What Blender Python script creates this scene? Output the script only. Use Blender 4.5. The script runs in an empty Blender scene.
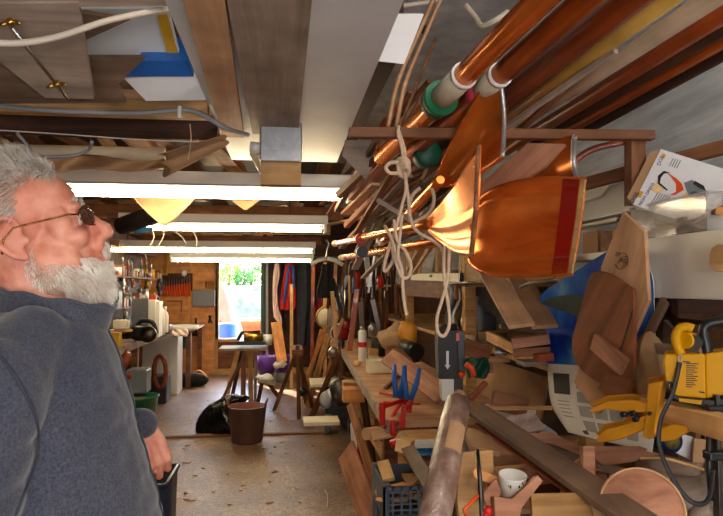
import bpy, bmesh, math, random
from mathutils import Vector, Matrix, Euler, noise
random.seed(11)
R = random.uniform
C = bpy.context.scene.collection
V = Vector
PI = math.pi

# ---------------------------------------------------------------- camera
F = 620.0
CAM = V((0, 0, 1.5))
yaw = math.atan((361.5 - 285) / F)
pitch = math.atan((287 - 258) / F)
cam_rot = Matrix.Rotation(-yaw, 4, 'Z') @ Matrix.Rotation(PI / 2 + pitch, 4, 'X')
cd = bpy.data.cameras.new('camera')
cd.sensor_width = 36
cd.lens = F / 723 * 36
cd.clip_start = 0.05
cam = bpy.data.objects.new('camera', cd)
cam.matrix_world = Matrix.Translation(CAM) @ cam_rot
C.objects.link(cam)
bpy.context.scene.camera = cam

def ray(px, py):
    return cam_rot.to_3x3() @ V(((px - 361.5) / F, -(py - 258) / F, -1))
def PY(px, py, Y):
    r = ray(px, py)
    return CAM + r * (Y / r.y)
def PX(px, py, X):
    r = ray(px, py)
    return CAM + r * (X / r.x)
def PZ(px, py, z):
    r = ray(px, py)
    return CAM + r * ((z - 1.5) / r.z)
def PP(px, py, p0, n):
    r = ray(px, py)
    return CAM + r * ((p0 - CAM).dot(n) / r.dot(n))

# ---------------------------------------------------------------- materials
def _new(name):
    m = bpy.data.materials.new(name)
    m.use_nodes = True
    nt = m.node_tree
    return m, nt, nt.nodes['Principled BSDF']
def _n(nt, t, **kw):
    n = nt.nodes.new(t)
    for k, v in kw.items():
        if k in n.inputs: n.inputs[k].default_value = v
        else: setattr(n, k, v)
    return n
def rgba(c): return (c[0], c[1], c[2], 1)
def sr(r, g, b):
    def f(x):
        x = x / 255
        return x / 12.92 if x <= .04045 else ((x + .055) / 1.055) ** 2.4
    return (f(r), f(g), f(b))
def ramp(nt, src, stops):
    r = nt.nodes.new('ShaderNodeValToRGB')
    el = r.color_ramp.elements
    while len(el) < len(stops): el.new(.5)
    for e, (p, c) in zip(el, stops):
        e.position = p; e.color = rgba(c)
    nt.links.new(src, r.inputs[0])
    return r
def wood(name, c1, c2, rough=.65, coat=0, scale=1.0, spec=.3, bump=.15, tint=None):
    m, nt, b = _new(name)
    if tint: b.inputs['Specular Tint'].default_value = rgba(tint)
    tc = _n(nt, 'ShaderNodeTexCoord')
    oi = _n(nt, 'ShaderNodeObjectInfo')
    mp = _n(nt, 'ShaderNodeMapping')
    mp.inputs['Scale'].default_value = (2.2 * scale, 30 * scale, 30 * scale)
    nt.links.new(tc.outputs['Object'], mp.inputs['Vector'])
    add = _n(nt, 'ShaderNodeVectorMath', operation='ADD')
    ml = _n(nt, 'ShaderNodeVectorMath', operation='SCALE')
    ml.inputs['Scale'].default_value = 1
    cx = _n(nt, 'ShaderNodeCombineXYZ')
    mu = _n(nt, 'ShaderNodeMath', operation='MULTIPLY'); mu.inputs[1].default_value = 40
    nt.links.new(oi.outputs['Random'], mu.inputs[0])
    for i in range(3): nt.links.new(mu.outputs[0], cx.inputs[i])
    nt.links.new(mp.outputs[0], add.inputs[0]); nt.links.new(cx.outputs[0], add.inputs[1])
    nz = _n(nt, 'ShaderNodeTexNoise', Scale=1.0, Detail=5, Roughness=.62, Distortion=.6)
    nt.links.new(add.outputs[0], nz.inputs['Vector'])
    rp = ramp(nt, nz.outputs['Fac'], [(.3, c1), (.7, c2)])
    nz2 = _n(nt, 'ShaderNodeTexNoise', Scale=7, Detail=4)
    nt.links.new(tc.outputs['Object'], nz2.inputs['Vector'])
    mr = _n(nt, 'ShaderNodeMapRange'); mr.inputs[1].default_value = .3; mr.inputs[2].default_value = .7
    mr.inputs[3].default_value = .72; mr.inputs[4].default_value = 1.15
    nt.links.new(nz2.outputs['Fac'], mr.inputs[0])
    hs = _n(nt, 'ShaderNodeHueSaturation')
    nt.links.new(rp.outputs[0], hs.inputs['Color']); nt.links.new(mr.outputs[0], hs.inputs['Value'])
    # every board its own tone
    mr2 = _n(nt, 'ShaderNodeMapRange'); mr2.inputs[3].default_value = .8; mr2.inputs[4].default_value = 1.2
    nt.links.new(oi.outputs['Random'], mr2.inputs[0])
    hs2 = _n(nt, 'ShaderNodeHueSaturation')
    nt.links.new(hs.outputs[0], hs2.inputs['Color']); nt.links.new(mr2.outputs[0], hs2.inputs['Value'])
    nt.links.new(hs2.outputs[0], b.inputs['Base Color'])
    b.inputs['Roughness'].default_value = rough
    b.inputs['Specular IOR Level'].default_value = spec
    b.inputs['Coat Weight'].default_value = coat
    b.inputs['Coat Roughness'].default_value = .08
    if bump:
        bp = _n(nt, 'ShaderNodeBump', Strength=bump, Distance=.004)
        nt.links.new(nz.outputs['Fac'], bp.inputs['Height']); nt.links.new(bp.outputs[0], b.inputs['Normal'])
    return m
def plain(name, c, rough=.6, metal=0, var=.12, scale=12, bump=0, coat=0, c2=None, alpha=1, trans=0, sheen=0, lo=.35, hi=.65):
    m, nt, b = _new(name)
    if var or c2 or bump:
        tc = _n(nt, 'ShaderNodeTexCoord')
        nz = _n(nt, 'ShaderNodeTexNoise', Scale=scale, Detail=6, Roughness=.6)
        nt.links.new(tc.outputs['Object'], nz.inputs['Vector'])
        ca = c if c2 else tuple(x * (1 - var) for x in c)
        cb = c2 or tuple(min(1, x * (1 + var)) for x in c)
        rp = ramp(nt, nz.outputs['Fac'], [(lo, ca), (hi, cb)])
        nt.links.new(rp.outputs[0], b.inputs['Base Color'])
        if bump:
            bp = _n(nt, 'ShaderNodeBump', Strength=bump, Distance=.01)
            nt.links.new(nz.outputs['Fac'], bp.inputs['Height']); nt.links.new(bp.outputs[0], b.inputs['Normal'])
    else:
        b.inputs['Base Color'].default_value = rgba(c)
    b.inputs['Roughness'].default_value = rough
    b.inputs['Metallic'].default_value = metal
    b.inputs['Coat Weight'].default_value = coat
    b.inputs['Coat Roughness'].default_value = .1
    b.inputs['Alpha'].default_value = alpha
    b.inputs['Transmission Weight'].default_value = trans
    b.inputs['Sheen Weight'].default_value = sheen
    return m
def emit(name, c, s):
    m, nt, b = _new(name)
    b.inputs['Base Color'].default_value = rgba(c)
    b.inputs['Emission Color'].default_value = rgba(c)
    b.inputs['Emission Strength'].default_value = s
    return m

M = {}
M['pine'] = wood('pine', sr(176, 128, 76), sr(222, 178, 120))
M['tan'] = wood('tan_ply', sr(168, 124, 88), sr(206, 162, 122), scale=.6)
M['pink'] = wood('pinkish_cedar', sr(142, 92, 66), sr(190, 134, 104))
M['brown'] = wood('brown_timber', sr(92, 56, 34), sr(142, 92, 58))
M['dark'] = wood('dark_timber', sr(48, 27, 16), sr(84, 50, 30))
M['greyb'] = wood('weathered_board', sr(126, 108, 94), sr(170, 150, 134), scale=.7)
M['greyd'] = wood('old_dark_board', sr(92, 72, 58), sr(134, 108, 88), scale=.7)
M['orange'] = wood('orange_ply', sr(214, 138, 74), sr(240, 176, 110), scale=.5)
M['mahog'] = wood('mahogany', sr(112, 48, 22), sr(158, 76, 38), rough=.4, coat=.2)
M['varn'] = wood('varnished_spruce', sr(186, 88, 26), sr(232, 132, 54), rough=.22, coat=0, scale=.5, bump=.06, spec=1.0, tint=(1, .62, .30))
M['varnd'] = wood('varnished_dark', sr(150, 66, 20), sr(200, 104, 44), rough=.28, coat=0, scale=.5, bump=.05, spec=.9, tint=(1, .62, .34))
for _k in ('varn', 'varnd'): M[_k].node_tree.nodes['Principled BSDF'].inputs['Metallic'].default_value = .5
M['varnr'] = wood('varnished_red', sr(120, 48, 16), sr(168, 76, 32), rough=.35, coat=.05, scale=.5, bump=.05, spec=.7, tint=(1, .62, .34))
M['yellowpole'] = wood('yellow_pole', sr(214, 160, 62), sr(240, 196, 100), rough=.4, coat=.4, scale=.4)
M['palepole'] = wood('pale_pole', sr(206, 178, 146), sr(236, 214, 188), scale=.4)
M['whiteboard'] = plain('grey_white_paint', sr(206, 207, 208), .6, var=.06, scale=4)
M['white'] = plain('white_plastic', sr(226, 224, 216), .4, var=.04)
M['cream'] = plain('cream_plastic', sr(220, 208, 178), .5, var=.05)
M['whitemel'] = plain('white_melamine', sr(222, 218, 208), .35, var=.05, scale=3)
M['black'] = plain('black_plastic', sr(24, 24, 26), .4, var=.2)
M['rubber'] = plain('black_rubber', sr(34, 33, 34), .6, var=.2)
M['bag'] = plain('black_bag', sr(14, 14, 15), .25, var=.2)
M['steel'] = plain('steel', sr(170, 168, 165), .3, metal=1, var=.1)
M['dsteel'] = plain('dark_steel', sr(90, 86, 82), .4, metal=1, var=.2)
M['galv'] = plain('galvanised', sr(190, 192, 196), .35, metal=.8, var=.12, scale=30)
M['brass'] = plain('brass', sr(200, 160, 80), .3, metal=1, var=.15)
M['yellow'] = plain('yellow_plastic', sr(196, 140, 0), .5, var=.03)
M['yellow'].node_tree.nodes['Principled BSDF'].inputs['Specular IOR Level'].default_value = .2
M['clampy'] = plain('clamp_yellow', sr(206, 140, 26), .5, var=.08)
M['red'] = plain('red_paint', sr(190, 28, 20), .4, var=.1)
M['rededge'] = plain('red_stripe', sr(140, 22, 16), .25, coat=1, var=.08)
M['blue'] = plain('blue_plastic', sr(34, 92, 165), .4, var=.1)
M['cyan'] = plain('blue_rope', sr(30, 140, 200), .5, c2=sr(90, 190, 230), scale=60)
M['purple'] = plain('purple_plastic', sr(90, 40, 150), .4, var=.1)
M['green'] = plain('green_plastic', sr(14, 100, 62), .4, var=.1)
M['teal'] = plain('teal_plastic', sr(18, 78, 58), .5, var=.1)
M['pinkc'] = plain('pink_collar', sr(190, 52, 74), .4, var=.1)
M['sleeve'] = plain('oar_sleeve', sr(186, 172, 148), .45, var=.1, scale=20)
M['orangep'] = plain('orange_handles', sr(226, 80, 20), .4, var=.05)
M['rope'] = plain('rope', sr(206, 178, 150), .8, var=.12, scale=80, bump=.3)
M['greyp'] = plain('grey_plastic', sr(120, 124, 128), .5, var=.08)
M['crate'] = plain('slate_crate', sr(70, 80, 92), .5, var=.1)
M['card'] = plain('cardboard', sr(178, 138, 98), .8, var=.08, scale=6)
M['paper'] = plain('paper', sr(226, 224, 224), .7, var=.02)
M['sack'] = plain('canvas', sr(176, 146, 108), .9, var=.12, scale=14, bump=.4)
M['plasticwrap'] = plain('tube_wrap', sr(112, 80, 64), .32, c2=sr(158, 132, 118), scale=22, bump=.9, coat=.25)
M['conduit'] = plain('grey_conduit', sr(150, 152, 158), .5, var=.06)
M['cable'] = plain('white_cable', sr(220, 206, 186), .5, var=.05)
M['screenply'] = wood('dark_template', sr(104, 58, 32), sr(148, 90, 56), scale=.5)
M['tape'] = plain('yellow_tape', sr(206, 156, 30), .5, var=.06)
M['ink'] = plain('ink', sr(30, 26, 24), .6, var=0)
M['inkblue'] = plain('ink_blue', sr(20, 40, 100), .6, var=0)
M['inkgrey'] = plain('ink_grey', sr(150, 150, 156), .6, var=.05)
M['redcloth'] = plain('red_cloth', sr(170, 20, 24), .9, var=.2)
M['whitecloth'] = plain('white_cloth', sr(226, 200, 190), .9, var=.08)
M['darkcloth'] = plain('dark_cloth', sr(38, 42, 52), .9, var=.2)
M['blackcloth'] = plain('black_cloth', sr(20, 18, 20), .9, var=.2)
M['glue'] = plain('green_label', sr(90, 170, 40), .5, var=.05)

# ---------------------------------------------------------------- mesh building
def frame(x, up=V((0, 0, 1)), o=V((0, 0, 0))):
    """local x along `x`, local z as near `up` as possible"""
    x = x.normalized()
    y = up.cross(x)
    if y.length < 1e-5: y = V((0, 1, 0)).cross(x)
    y.normalize(); z = x.cross(y)
    m = Matrix((x, y, z)).transposed().to_4x4()
    m.translation = o
    return m
def TR(x, y, z): return Matrix.Translation((x, y, z))
def RZ(a): return Matrix.Rotation(a, 4, 'Z')
def RX(a): return Matrix.Rotation(a, 4, 'X')
def RY(a): return Matrix.Rotation(a, 4, 'Y')

class MB:
    def __init__(s): s.bm = bmesh.new()
    def box(s, c, d, m=None, bev=0):
        r = bmesh.ops.create_cube(s.bm, size=1)['verts']
        mt = Matrix.Translation(c) @ Matrix.Diagonal((d[0], d[1], d[2], 1))
        if m: mt = Matrix.Translation(c) @ m.to_3x3().to_4x4() @ Matrix.Diagonal((d[0], d[1], d[2], 1))
        bmesh.ops.transform(s.bm, matrix=mt, verts=r)
        if bev:
            es = set(e for v in r for e in v.link_edges)
            bmesh.ops.bevel(s.bm, geom=list(es), offset=bev, segments=2, affect='EDGES', profile=.5)
        return s
    def bbox(s, x0, x1, y0, y1, z0, z1, bev=0):
        return s.box(((x0+x1)/2, (y0+y1)/2, (z0+z1)/2), (abs(x1-x0), abs(y1-y0), abs(z1-z0)), bev=bev)
    def tube(s, pts, rad, n=8, closed=False, cap=True, flat=1.0):
        pts = [V(p) for p in pts]
        if not hasattr(rad, '__len__'): rad = [rad] * len(pts)
        rings = []; up = None
        for i, p in enumerate(pts):
            if closed: t = pts[(i+1) % len(pts)] - pts[i-1]
            else: t = pts[min(i+1, len(pts)-1)] - pts[max(i-1, 0)]
            t.normalize()
            if up is None:
                up = V((0, 0, 1)) if abs(t.z) < .9 else V((1, 0, 0))
            a = up - t * up.dot(t)
            if a.length < 1e-6: a = t.orthogonal()
            a.normalize(); up = a; b = t.cross(a)
            rings.append([s.bm.verts.new(p + (a * math.cos(2*PI*k/n) + b * math.sin(2*PI*k/n) * flat) * rad[i]) for k in range(n)])
        m = len(rings)
        for i in range(m if closed else m - 1):
            A, B = rings[i], rings[(i+1) % m]
            for k in range(n):
                f = s.bm.faces.new((A[k], A[(k+1) % n], B[(k+1) % n], B[k])); f.smooth = True
        if cap and not closed:
            s.bm.faces.new(rings[0][::-1]); s.bm.faces.new(rings[-1])
        return s
    def lathe(s, prof, m=None, n=20, closed=False):
        """prof: (r,z) pairs, around local z"""
        m = m or Matrix()
        rings = []
        for r, z in prof:
            if r < 1e-5: rings.append([s.bm.verts.new(m @ V((0, 0, z)))])
            else: rings.append([s.bm.verts.new(m @ V((r*math.cos(2*PI*k/n), r*math.sin(2*PI*k/n), z))) for k in range(n)])
        for A, B in zip(rings, rings[1:]):
            for k in range(n):
                q = (k+1) % n
                if len(A) == 1 and len(B) == 1: continue
                if len(A) == 1: f = s.bm.faces.new((A[0], B[q], B[k]))
                elif len(B) == 1: f = s.bm.faces.new((A[k], A[q], B[0]))
                else: f = s.bm.faces.new((A[k], A[q], B[q], B[k]))
                f.smooth = True
        return s
    def cyl(s, r, z0, z1, m=None, n=18):
        return s.lathe([(0, z0), (r, z0), (r, z1), (0, z1)], m, n)
    def prism(s, pts, z0, z1, m=None, smooth=False):
        """polygon (x,y) between local z0 and z1"""
        m = m or Matrix()
        a = [s.bm.verts.new(m @ V((x, y, z0))) for x, y in pts]
        b = [s.bm.verts.new(m @ V((x, y, z1))) for x, y in pts]
        s.bm.faces.new(a[::-1]); s.bm.faces.new(b)
        n = len(pts)
        for i in range(n):
            f = s.bm.faces.new((a[i], a[(i+1) % n], b[(i+1) % n], b[i])); f.smooth = smooth
        return s
    def ball(s, c, r, m=None, seg=14):
        if not hasattr(r, '__len__'): r = (r, r, r)
        q = bmesh.ops.create_uvsphere(s.bm, u_segments=seg, v_segments=max(6, seg*2//3), radius=1)['verts']
        mt = Matrix.Translation(c) @ (m.to_3x3().to_4x4() if m else Matrix()) @ Matrix.Diagonal((r[0], r[1], r[2], 1))
        bmesh.ops.transform(s.bm, matrix=mt, verts=q)
        for v in q:
            for f in v.link_faces: f.smooth = True
        return s
    def grid(s, fn, nu, nv, thick=0, nrm=None):
        """surface fn(u,v)->point, u,v in 0..1, given thickness by offset along face normals"""
        P = [[V(fn(i/nu, j/nv)) for j in range(nv+1)] for i in range(nu+1)]
        def sheet(off):
            o = []
            for i in range(nu+1):
                row = []
                for j in range(nv+1):
                    du = P[min(i+1, nu)][j] - P[max(i-1, 0)][j]
                    dv = P[i][min(j+1, nv)] - P[i][max(j-1, 0)]
                    nn = du.cross(dv)
                    if nn.length > 1e-12: nn.normalize()
                    row.append(s.bm.verts.new(P[i][j] + nn * off))
                o.append(row)
            return o
        A = sheet(0)
        for i in range(nu):
            for j in range(nv):
                f = s.bm.faces.new((A[i][j], A[i+1][j], A[i+1][j+1], A[i][j+1])); f.smooth = True
        if thick:
            B = sheet(-thick)
            for i in range(nu):
                for j in range(nv):
                    f = s.bm.faces.new((B[i][j], B[i][j+1], B[i+1][j+1], B[i+1][j])); f.smooth = True
            for i in range(nu):
                s.bm.faces.new((A[i][0], B[i][0], B[i+1][0], A[i+1][0]))
                s.bm.faces.new((A[i][nv], A[i+1][nv], B[i+1][nv], B[i][nv]))
            for j in range(nv):
                s.bm.faces.new((A[0][j], A[0][j+1], B[0][j+1], B[0][j]))
                s.bm.faces.new((A[nu][j], B[nu][j], B[nu][j+1], A[nu][j+1]))
        return s

def wm(o):
    if o.parent is None: return o.matrix_basis.copy()
    return wm(o.parent) @ o.matrix_basis
def O(name, mb, mat, parent=None, m=None, label=None, center=True, bev=0, sub=0):
    """link a builder as one mesh object; m = world frame the mesh was built in"""
    bm = mb.bm
    m = (m or Matrix()).copy()
    if center and len(bm.verts):
        lo = V((min(v.co.x for v in bm.verts), min(v.co.y for v in bm.verts), min(v.co.z for v in bm.verts)))
        hi = V((max(v.co.x for v in bm.verts), max(v.co.y for v in bm.verts), max(v.co.z for v in bm.verts)))
        c = (lo + hi) / 2
        bmesh.ops.translate(bm, verts=bm.verts, vec=-c)
        m = m @ Matrix.Translation(c)
    bmesh.ops.recalc_face_normals(bm, faces=bm.faces)
    me = bpy.data.meshes.new(name); bm.to_mesh(me); bm.free()
    me.materials.append(M[mat] if isinstance(mat, str) else mat)
    o = bpy.data.objects.new(name, me)
    C.objects.link(o)
    if parent is not None:
        o.parent = parent
        o.matrix_basis = wm(parent).inverted() @ m
    else: o.matrix_basis = m
    if label: o['label'] = label
    if bev:
        md = o.modifiers.new('bevel', 'BEVEL'); md.width = bev; md.segments = 2; md.limit_method = 'ANGLE'
    if sub:
        md = o.modifiers.new('sub', 'SUBSURF'); md.levels = sub; md.render_levels = sub
    return o
def tag(o, label, cat, group=None, kind=None):
    o['label'] = label; o['category'] = cat
    if group: o['group'] = group
    if kind: o['kind'] = kind
    return o
def T(name, label, cat, loc, group=None, m=None):
    o = bpy.data.objects.new(name, None); C.objects.link(o)
    o.empty_display_size = .1
    o.matrix_basis = m if m else Matrix.Translation(loc)
    return tag(o, label, cat, group)
def struct(name, mb, mat, parent=None, m=None, center=True):
    o = O(name, mb, mat, parent, m, center=center)
    if parent is None: o['kind'] = 'structure'
    return o
def copy_tree(o, parent=None):
    c = o.copy(); C.objects.link(c)
    c.parent = parent
    for ch in list(o.children): copy_tree(ch, c)
    return c
def plank(name, label, cat, a, b, w, t, mat, up=V((0, 0, 1)), group=None, parent=None, bev=.002, drop=True, tap=1.0):
    """board from a to b; local z (thickness t) near `up`, local y = width w"""
    a, b = V(a), V(b)
    m = frame(b - a, V(up), (a + b) / 2)
    L = (b - a).length
    mb = MB()
    if tap == 1: mb.box((0, 0, 0), (L, w, t))
    else: mb.prism([(-L/2, -w/2), (L/2, -w*tap/2), (L/2, w*tap/2), (-L/2, w/2)], -t/2, t/2)
    o = O(name, mb, mat, parent, m, bev=bev)
    if parent is None: tag(o, label, cat, group)
    elif label: o['label'] = label
    return o
def poly(name, label, cat, pts, p0, n, th, mat, grain=0, parent=None, group=None, bev=0, off=0, smooth=False):
    """flat cut shape: outline given by sight lines onto the real plane (p0, n); thickness goes away from the viewer"""
    n = V(n).normalized()
    if n.dot(V(p0) - CAM) > 0: n = -n          # n faces viewer
    W = [PP(x, y, V(p0), n) for x, y in pts]
    # frame: z = n, x = grain direction in plane
    up = V((0, 0, 1)) if abs(n.z) < .95 else V((0, 1, 0))
    hx = up.cross(n).normalized(); hy = n.cross(hx)
    x = hx * math.cos(grain) + hy * math.sin(grain); y = n.cross(x)
    m = Matrix((x, y, n)).transposed().to_4x4(); c = sum(W, V((0, 0, 0))) / len(W); m.translation = c
    mi = m.inverted()
    L = [(mi @ w)[:2] for w in W]
    mb = MB().prism(L, -th + off, off, smooth=smooth)
    o = O(name, mb, mat, parent, m, bev=bev)
    if parent is None: tag(o, label, cat, group)
    elif label: o['label'] = label
    return o
def smoothpts(pts, k=6, closed=False):
    """Catmull-Rom through points"""
    pts = [V(p) for p in pts]; out = []; n = len(pts)
    rng = range(n if closed else n - 1)
    for i in rng:
        if closed: p0, p1, p2, p3 = pts[i-1], pts[i], pts[(i+1) % n], pts[(i+2) % n]
        else: p0, p1, p2, p3 = pts[max(i-1, 0)], pts[i], pts[i+1], pts[min(i+2, n-1)]
        for j in range(k):
            t = j / k
            out.append(.5 * ((2*p1) + (p2-p0)*t + (2*p0-5*p1+4*p2-p3)*t*t + (3*p1-p0-3*p2+p3)*t**3))
    if not closed: out.append(pts[-1])
    return out
def textmesh(s, size, depth=.0006):
    cu = bpy.data.curves.new('t', 'FONT'); cu.body = s; cu.size = size; cu.extrude = depth / 2
    cu.align_x = 'LEFT'; cu.resolution_u = 2
    o = bpy.data.objects.new('t', cu)
    me = bpy.data.meshes.new_from_object(o)
    bpy.data.objects.remove(o); bpy.data.curves.remove(cu)
    return me
def lettering(name, s, size, mat, parent, m):
    me = textmesh(s, size); me.materials.append(M[mat])
    o = bpy.data.objects.new(name, me); C.objects.link(o)
    o.parent = parent; o.matrix_basis = wm(parent).inverted() @ m
    return o
def bx(name, label, cat, x0, x1, y0, y1, z0, z1, mat, group=None, bev=.002, parent=None):
    o = O(name, MB().bbox(x0, x1, y0, y1, z0, z1), mat, parent, bev=bev)
    if parent is None: tag(o, label, cat, group)
    return o
# ================================================================ SETTING
def floor_mat():
    m, nt, b = _new('concrete_floor')
    tc = _n(nt, 'ShaderNodeTexCoord')
    n1 = _n(nt, 'ShaderNodeTexNoise', Scale=1.6, Detail=8, Roughness=.65)
    n2 = _n(nt, 'ShaderNodeTexNoise', Scale=26, Detail=5, Roughness=.7)
    n3 = _n(nt, 'ShaderNodeTexVoronoi', Scale=34)
    for n in (n1, n2, n3): nt.links.new(tc.outputs['Object'], n.inputs['Vector'])
    r1 = ramp(nt, n1.outputs['Fac'], [(.3, sr(84, 60, 44)), (.5, sr(136, 108, 86)), (.72, sr(178, 154, 132))])
    r2 = ramp(nt, n2.outputs['Fac'], [(.40, (.34, .25, .18)), (.6, (1, 1, 1))])
    mx = _n(nt, 'ShaderNodeMix', data_type='RGBA', blend_type='MULTIPLY')
    mx.inputs[0].default_value = .9
    nt.links.new(r1.outputs[0], mx.inputs[6]); nt.links.new(r2.outputs[0], mx.inputs[7])
    # wood shavings trodden over the floor
    n4 = _n(nt, 'ShaderNodeTexNoise', Scale=90, Detail=2)
    nt.links.new(tc.outputs['Object'], n4.inputs['Vector'])
    r3 = ramp(nt, n4.outputs['Fac'], [(.62, (0, 0, 0)), (.66, (1, 1, 1))])
    mx2 = _n(nt, 'ShaderNodeMix', data_type='RGBA')
    mul = _n(nt, 'ShaderNodeMath', operation='MULTIPLY'); mul.inputs[1].default_value = .8
    nt.links.new(r3.outputs[0], mul.inputs[0]); nt.links.new(mul.outputs[0], mx2.inputs[0])
    nt.links.new(mx.outputs[2], mx2.inputs[6]); mx2.inputs[7].default_value = rgba(sr(216, 176, 128))
    nt.links.new(mx2.outputs[2], b.inputs['Base Color'])
    rr = _n(nt, 'ShaderNodeMapRange'); rr.inputs[3].default_value = .12; rr.inputs[4].default_value = .62
    nt.links.new(n2.outputs['Fac'], rr.inputs[0]); nt.links.new(rr.outputs[0], b.inputs['Roughness'])
    bp = _n(nt, 'ShaderNodeBump', Strength=.5, Distance=.012)
    nt.links.new(n2.outputs['Fac'], bp.inputs['Height']); nt.links.new(bp.outputs[0], b.inputs['Normal'])
    return m
M['floor'] = floor_mat()
M['concrete'] = plain('whitewashed_concrete', sr(176, 182, 188), .8, c2=sr(232, 235, 238), scale=5, bump=.8)
def board_marked():
    m = plain('board_marked_concrete', sr(176, 182, 188), .85, c2=sr(240, 243, 246), scale=3.4, bump=.9)
    nt = m.node_tree
    n = [x for x in nt.nodes if x.type == 'TEX_NOISE'][0]
    mp = _n(nt, 'ShaderNodeMapping'); mp.inputs['Scale'].default_value = (1, .35, 3.2); mp.inputs['Rotation'].default_value = (.0, 0, 0)
    tc = [x for x in nt.nodes if x.type == 'TEX_COORD'][0]
    nt.links.new(tc.outputs['Object'], mp.inputs['Vector']); nt.links.new(mp.outputs[0], n.inputs['Vector'])
    return m
M['concwall'] = board_marked()
M['deck'] = wood('brown_deck', sr(46, 26, 14), sr(92, 56, 30), scale=.5)
M['leftwall'] = wood('left_wall_boards', sr(70, 48, 30), sr(120, 86, 54), scale=.4)

BACK = 11.0
XL, XR = -2.5, 1.9
struct('floor', MB().bbox(XL-.2, XR+.2, -2.2, BACK+.1, -.1, 0), 'floor')
struct('wall_right', MB().bbox(XR, XR+.2, -2.2, BACK+.1, 0, 2.8), 'concwall')
struct('wall_left', MB().bbox(XL-.2, XL, -2.2, BACK+.1, 0, 2.8), 'leftwall')
struct('wall_front', MB().bbox(XL-.2, XR+.2, -2.3, -2.1, 0, 2.8), 'leftwall')
struct('ceiling', MB().bbox(XL-.2, XR+.2, -2.3, BACK+.2, 2.75, 2.9), 'concrete')
struct('trim_1', MB().bbox(XL, .36, -2.1, BACK, 2.56, 2.6), 'deck')            # boarded deck over the left half
# back wall with window opening
wx0, wx1 = PY(217.5, 300, BACK).x, PY(262.5, 300, BACK).x
wz0, wz1 = PY(240, 338.5, BACK).z, 2.02
mb = MB()
mb.bbox(XL, wx0, BACK, BACK+.1, 0, 2.75); mb.bbox(wx0, wx1, BACK, BACK+.1, wz1, 2.75)
struct('wall_back', mb, 'orange')
struct('wall_back_right', MB().bbox(wx1, XR, BACK, BACK+.1, 0, 2.75), 'dark')
struct('wall_back_lower', MB().bbox(wx0, wx1, BACK, BACK+.1, 0, wz0), 'brown')
w = T('window_1', '', '', (wx0, BACK, wz0)); del w['label'], w['category']; w['kind'] = 'structure'
fr = MB()
for x in (wx0, wx1): fr.bbox(x-.03, x+.03, BACK-.05, BACK+.02, wz0-.03, wz1+.03)
fr.bbox(wx0-.03, wx1+.03, BACK-.07, BACK+.02, wz0-.05, wz0)
fr.bbox(wx0-.03, wx1+.03, BACK-.05, BACK+.02, wz1, wz1+.05)
O('window_frame', fr, 'pine', w)
struct('baseboard_back', MB().bbox(wx0-.1, wx1+.9, BACK-.06, BACK, 0, .09), 'pine')
# expansion joint strip across the floor
a = PZ(180, 437.5, 0)
struct('trim_2', MB().bbox(XL, .55, a.y-.03, a.y+.03, 0, .018), 'brown')

# ---------------------------------------------------------------- lighting
M['tube'] = emit('lit_tube', (1, .80, .50), 48)
world = bpy.data.worlds.new('world'); bpy.context.scene.world = world
world.use_nodes = True
nt = world.node_tree
sky = nt.nodes.new('ShaderNodeTexSky'); sky.sky_type = 'NISHITA'
sky.sun_disc = False; sky.sun_elevation = math.radians(40); sky.sun_rotation = math.radians(20)
nt.links.new(sky.outputs[0], nt.nodes['Background'].inputs[0])
nt.nodes['Background'].inputs[1].default_value = 1.6
sl = bpy.data.lights.new('sun', 'SUN'); sl.energy = 22; sl.angle = .01; sl.color = (1, .86, .68)
so = bpy.data.objects.new('sun', sl); C.objects.link(so)
so.matrix_basis = frame(V((0, 0, 1)), o=V((0, 12, 5)))
d = V((.42, -.80, -.62)).normalized()
so.rotation_euler = d.to_track_quat('-Z', 'Y').to_euler(); so.location = (0, 14, 6)
# the photographer's flash, just above the camera
fl = bpy.data.lights.new('camera_flash', 'POINT'); fl.shadow_soft_size = .12; fl.energy = 24; fl.color = (1, .94, .86)
fo = bpy.data.objects.new('camera_flash', fl); C.objects.link(fo)
fo.location = (0.25, -.6, 1.5)
# added soft fill behind the camera, no doorway there; lifts ceiling and far things
dl = bpy.data.lights.new('rear_fill_area', 'AREA'); dl.shape = 'RECTANGLE'; dl.size = 2.6; dl.size_y = 1.7; dl.energy = 50; dl.color = (.93, .96, 1)
do = bpy.data.objects.new('rear_fill_area', dl); C.objects.link(do); do.location = (.3, -2.05, 1.0)
do.rotation_euler = V((0.05, 1, .12)).to_track_quat('-Z', 'Y').to_euler()
rl = bpy.data.lights.new('rear_fill_strip', 'AREA'); rl.shape = 'RECTANGLE'; rl.size = 1.2; rl.size_y = .1; rl.energy = 26; rl.color = (1, .93, .84)  # added unseen fill strip, brightens the right wall and concrete ceiling
ro = bpy.data.objects.new('rear_fill_strip', rl); C.objects.link(ro); ro.location = (1.1, -.6, 2.6); ro.rotation_euler = V((.25, 1, -.25)).to_track_quat('-Z', 'Y').to_euler()
# added overhead fill strip behind the camera, no fitting modelled
ol = bpy.data.lights.new('rear_fill_strip', 'AREA'); ol.shape = 'RECTANGLE'; ol.size = 1.5; ol.size_y = .1; ol.energy = 14; ol.color = (1, .84, .62)
oo = bpy.data.objects.new('rear_fill_strip', ol); C.objects.link(oo); oo.location = (-.2, -.7, 2.05)

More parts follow.
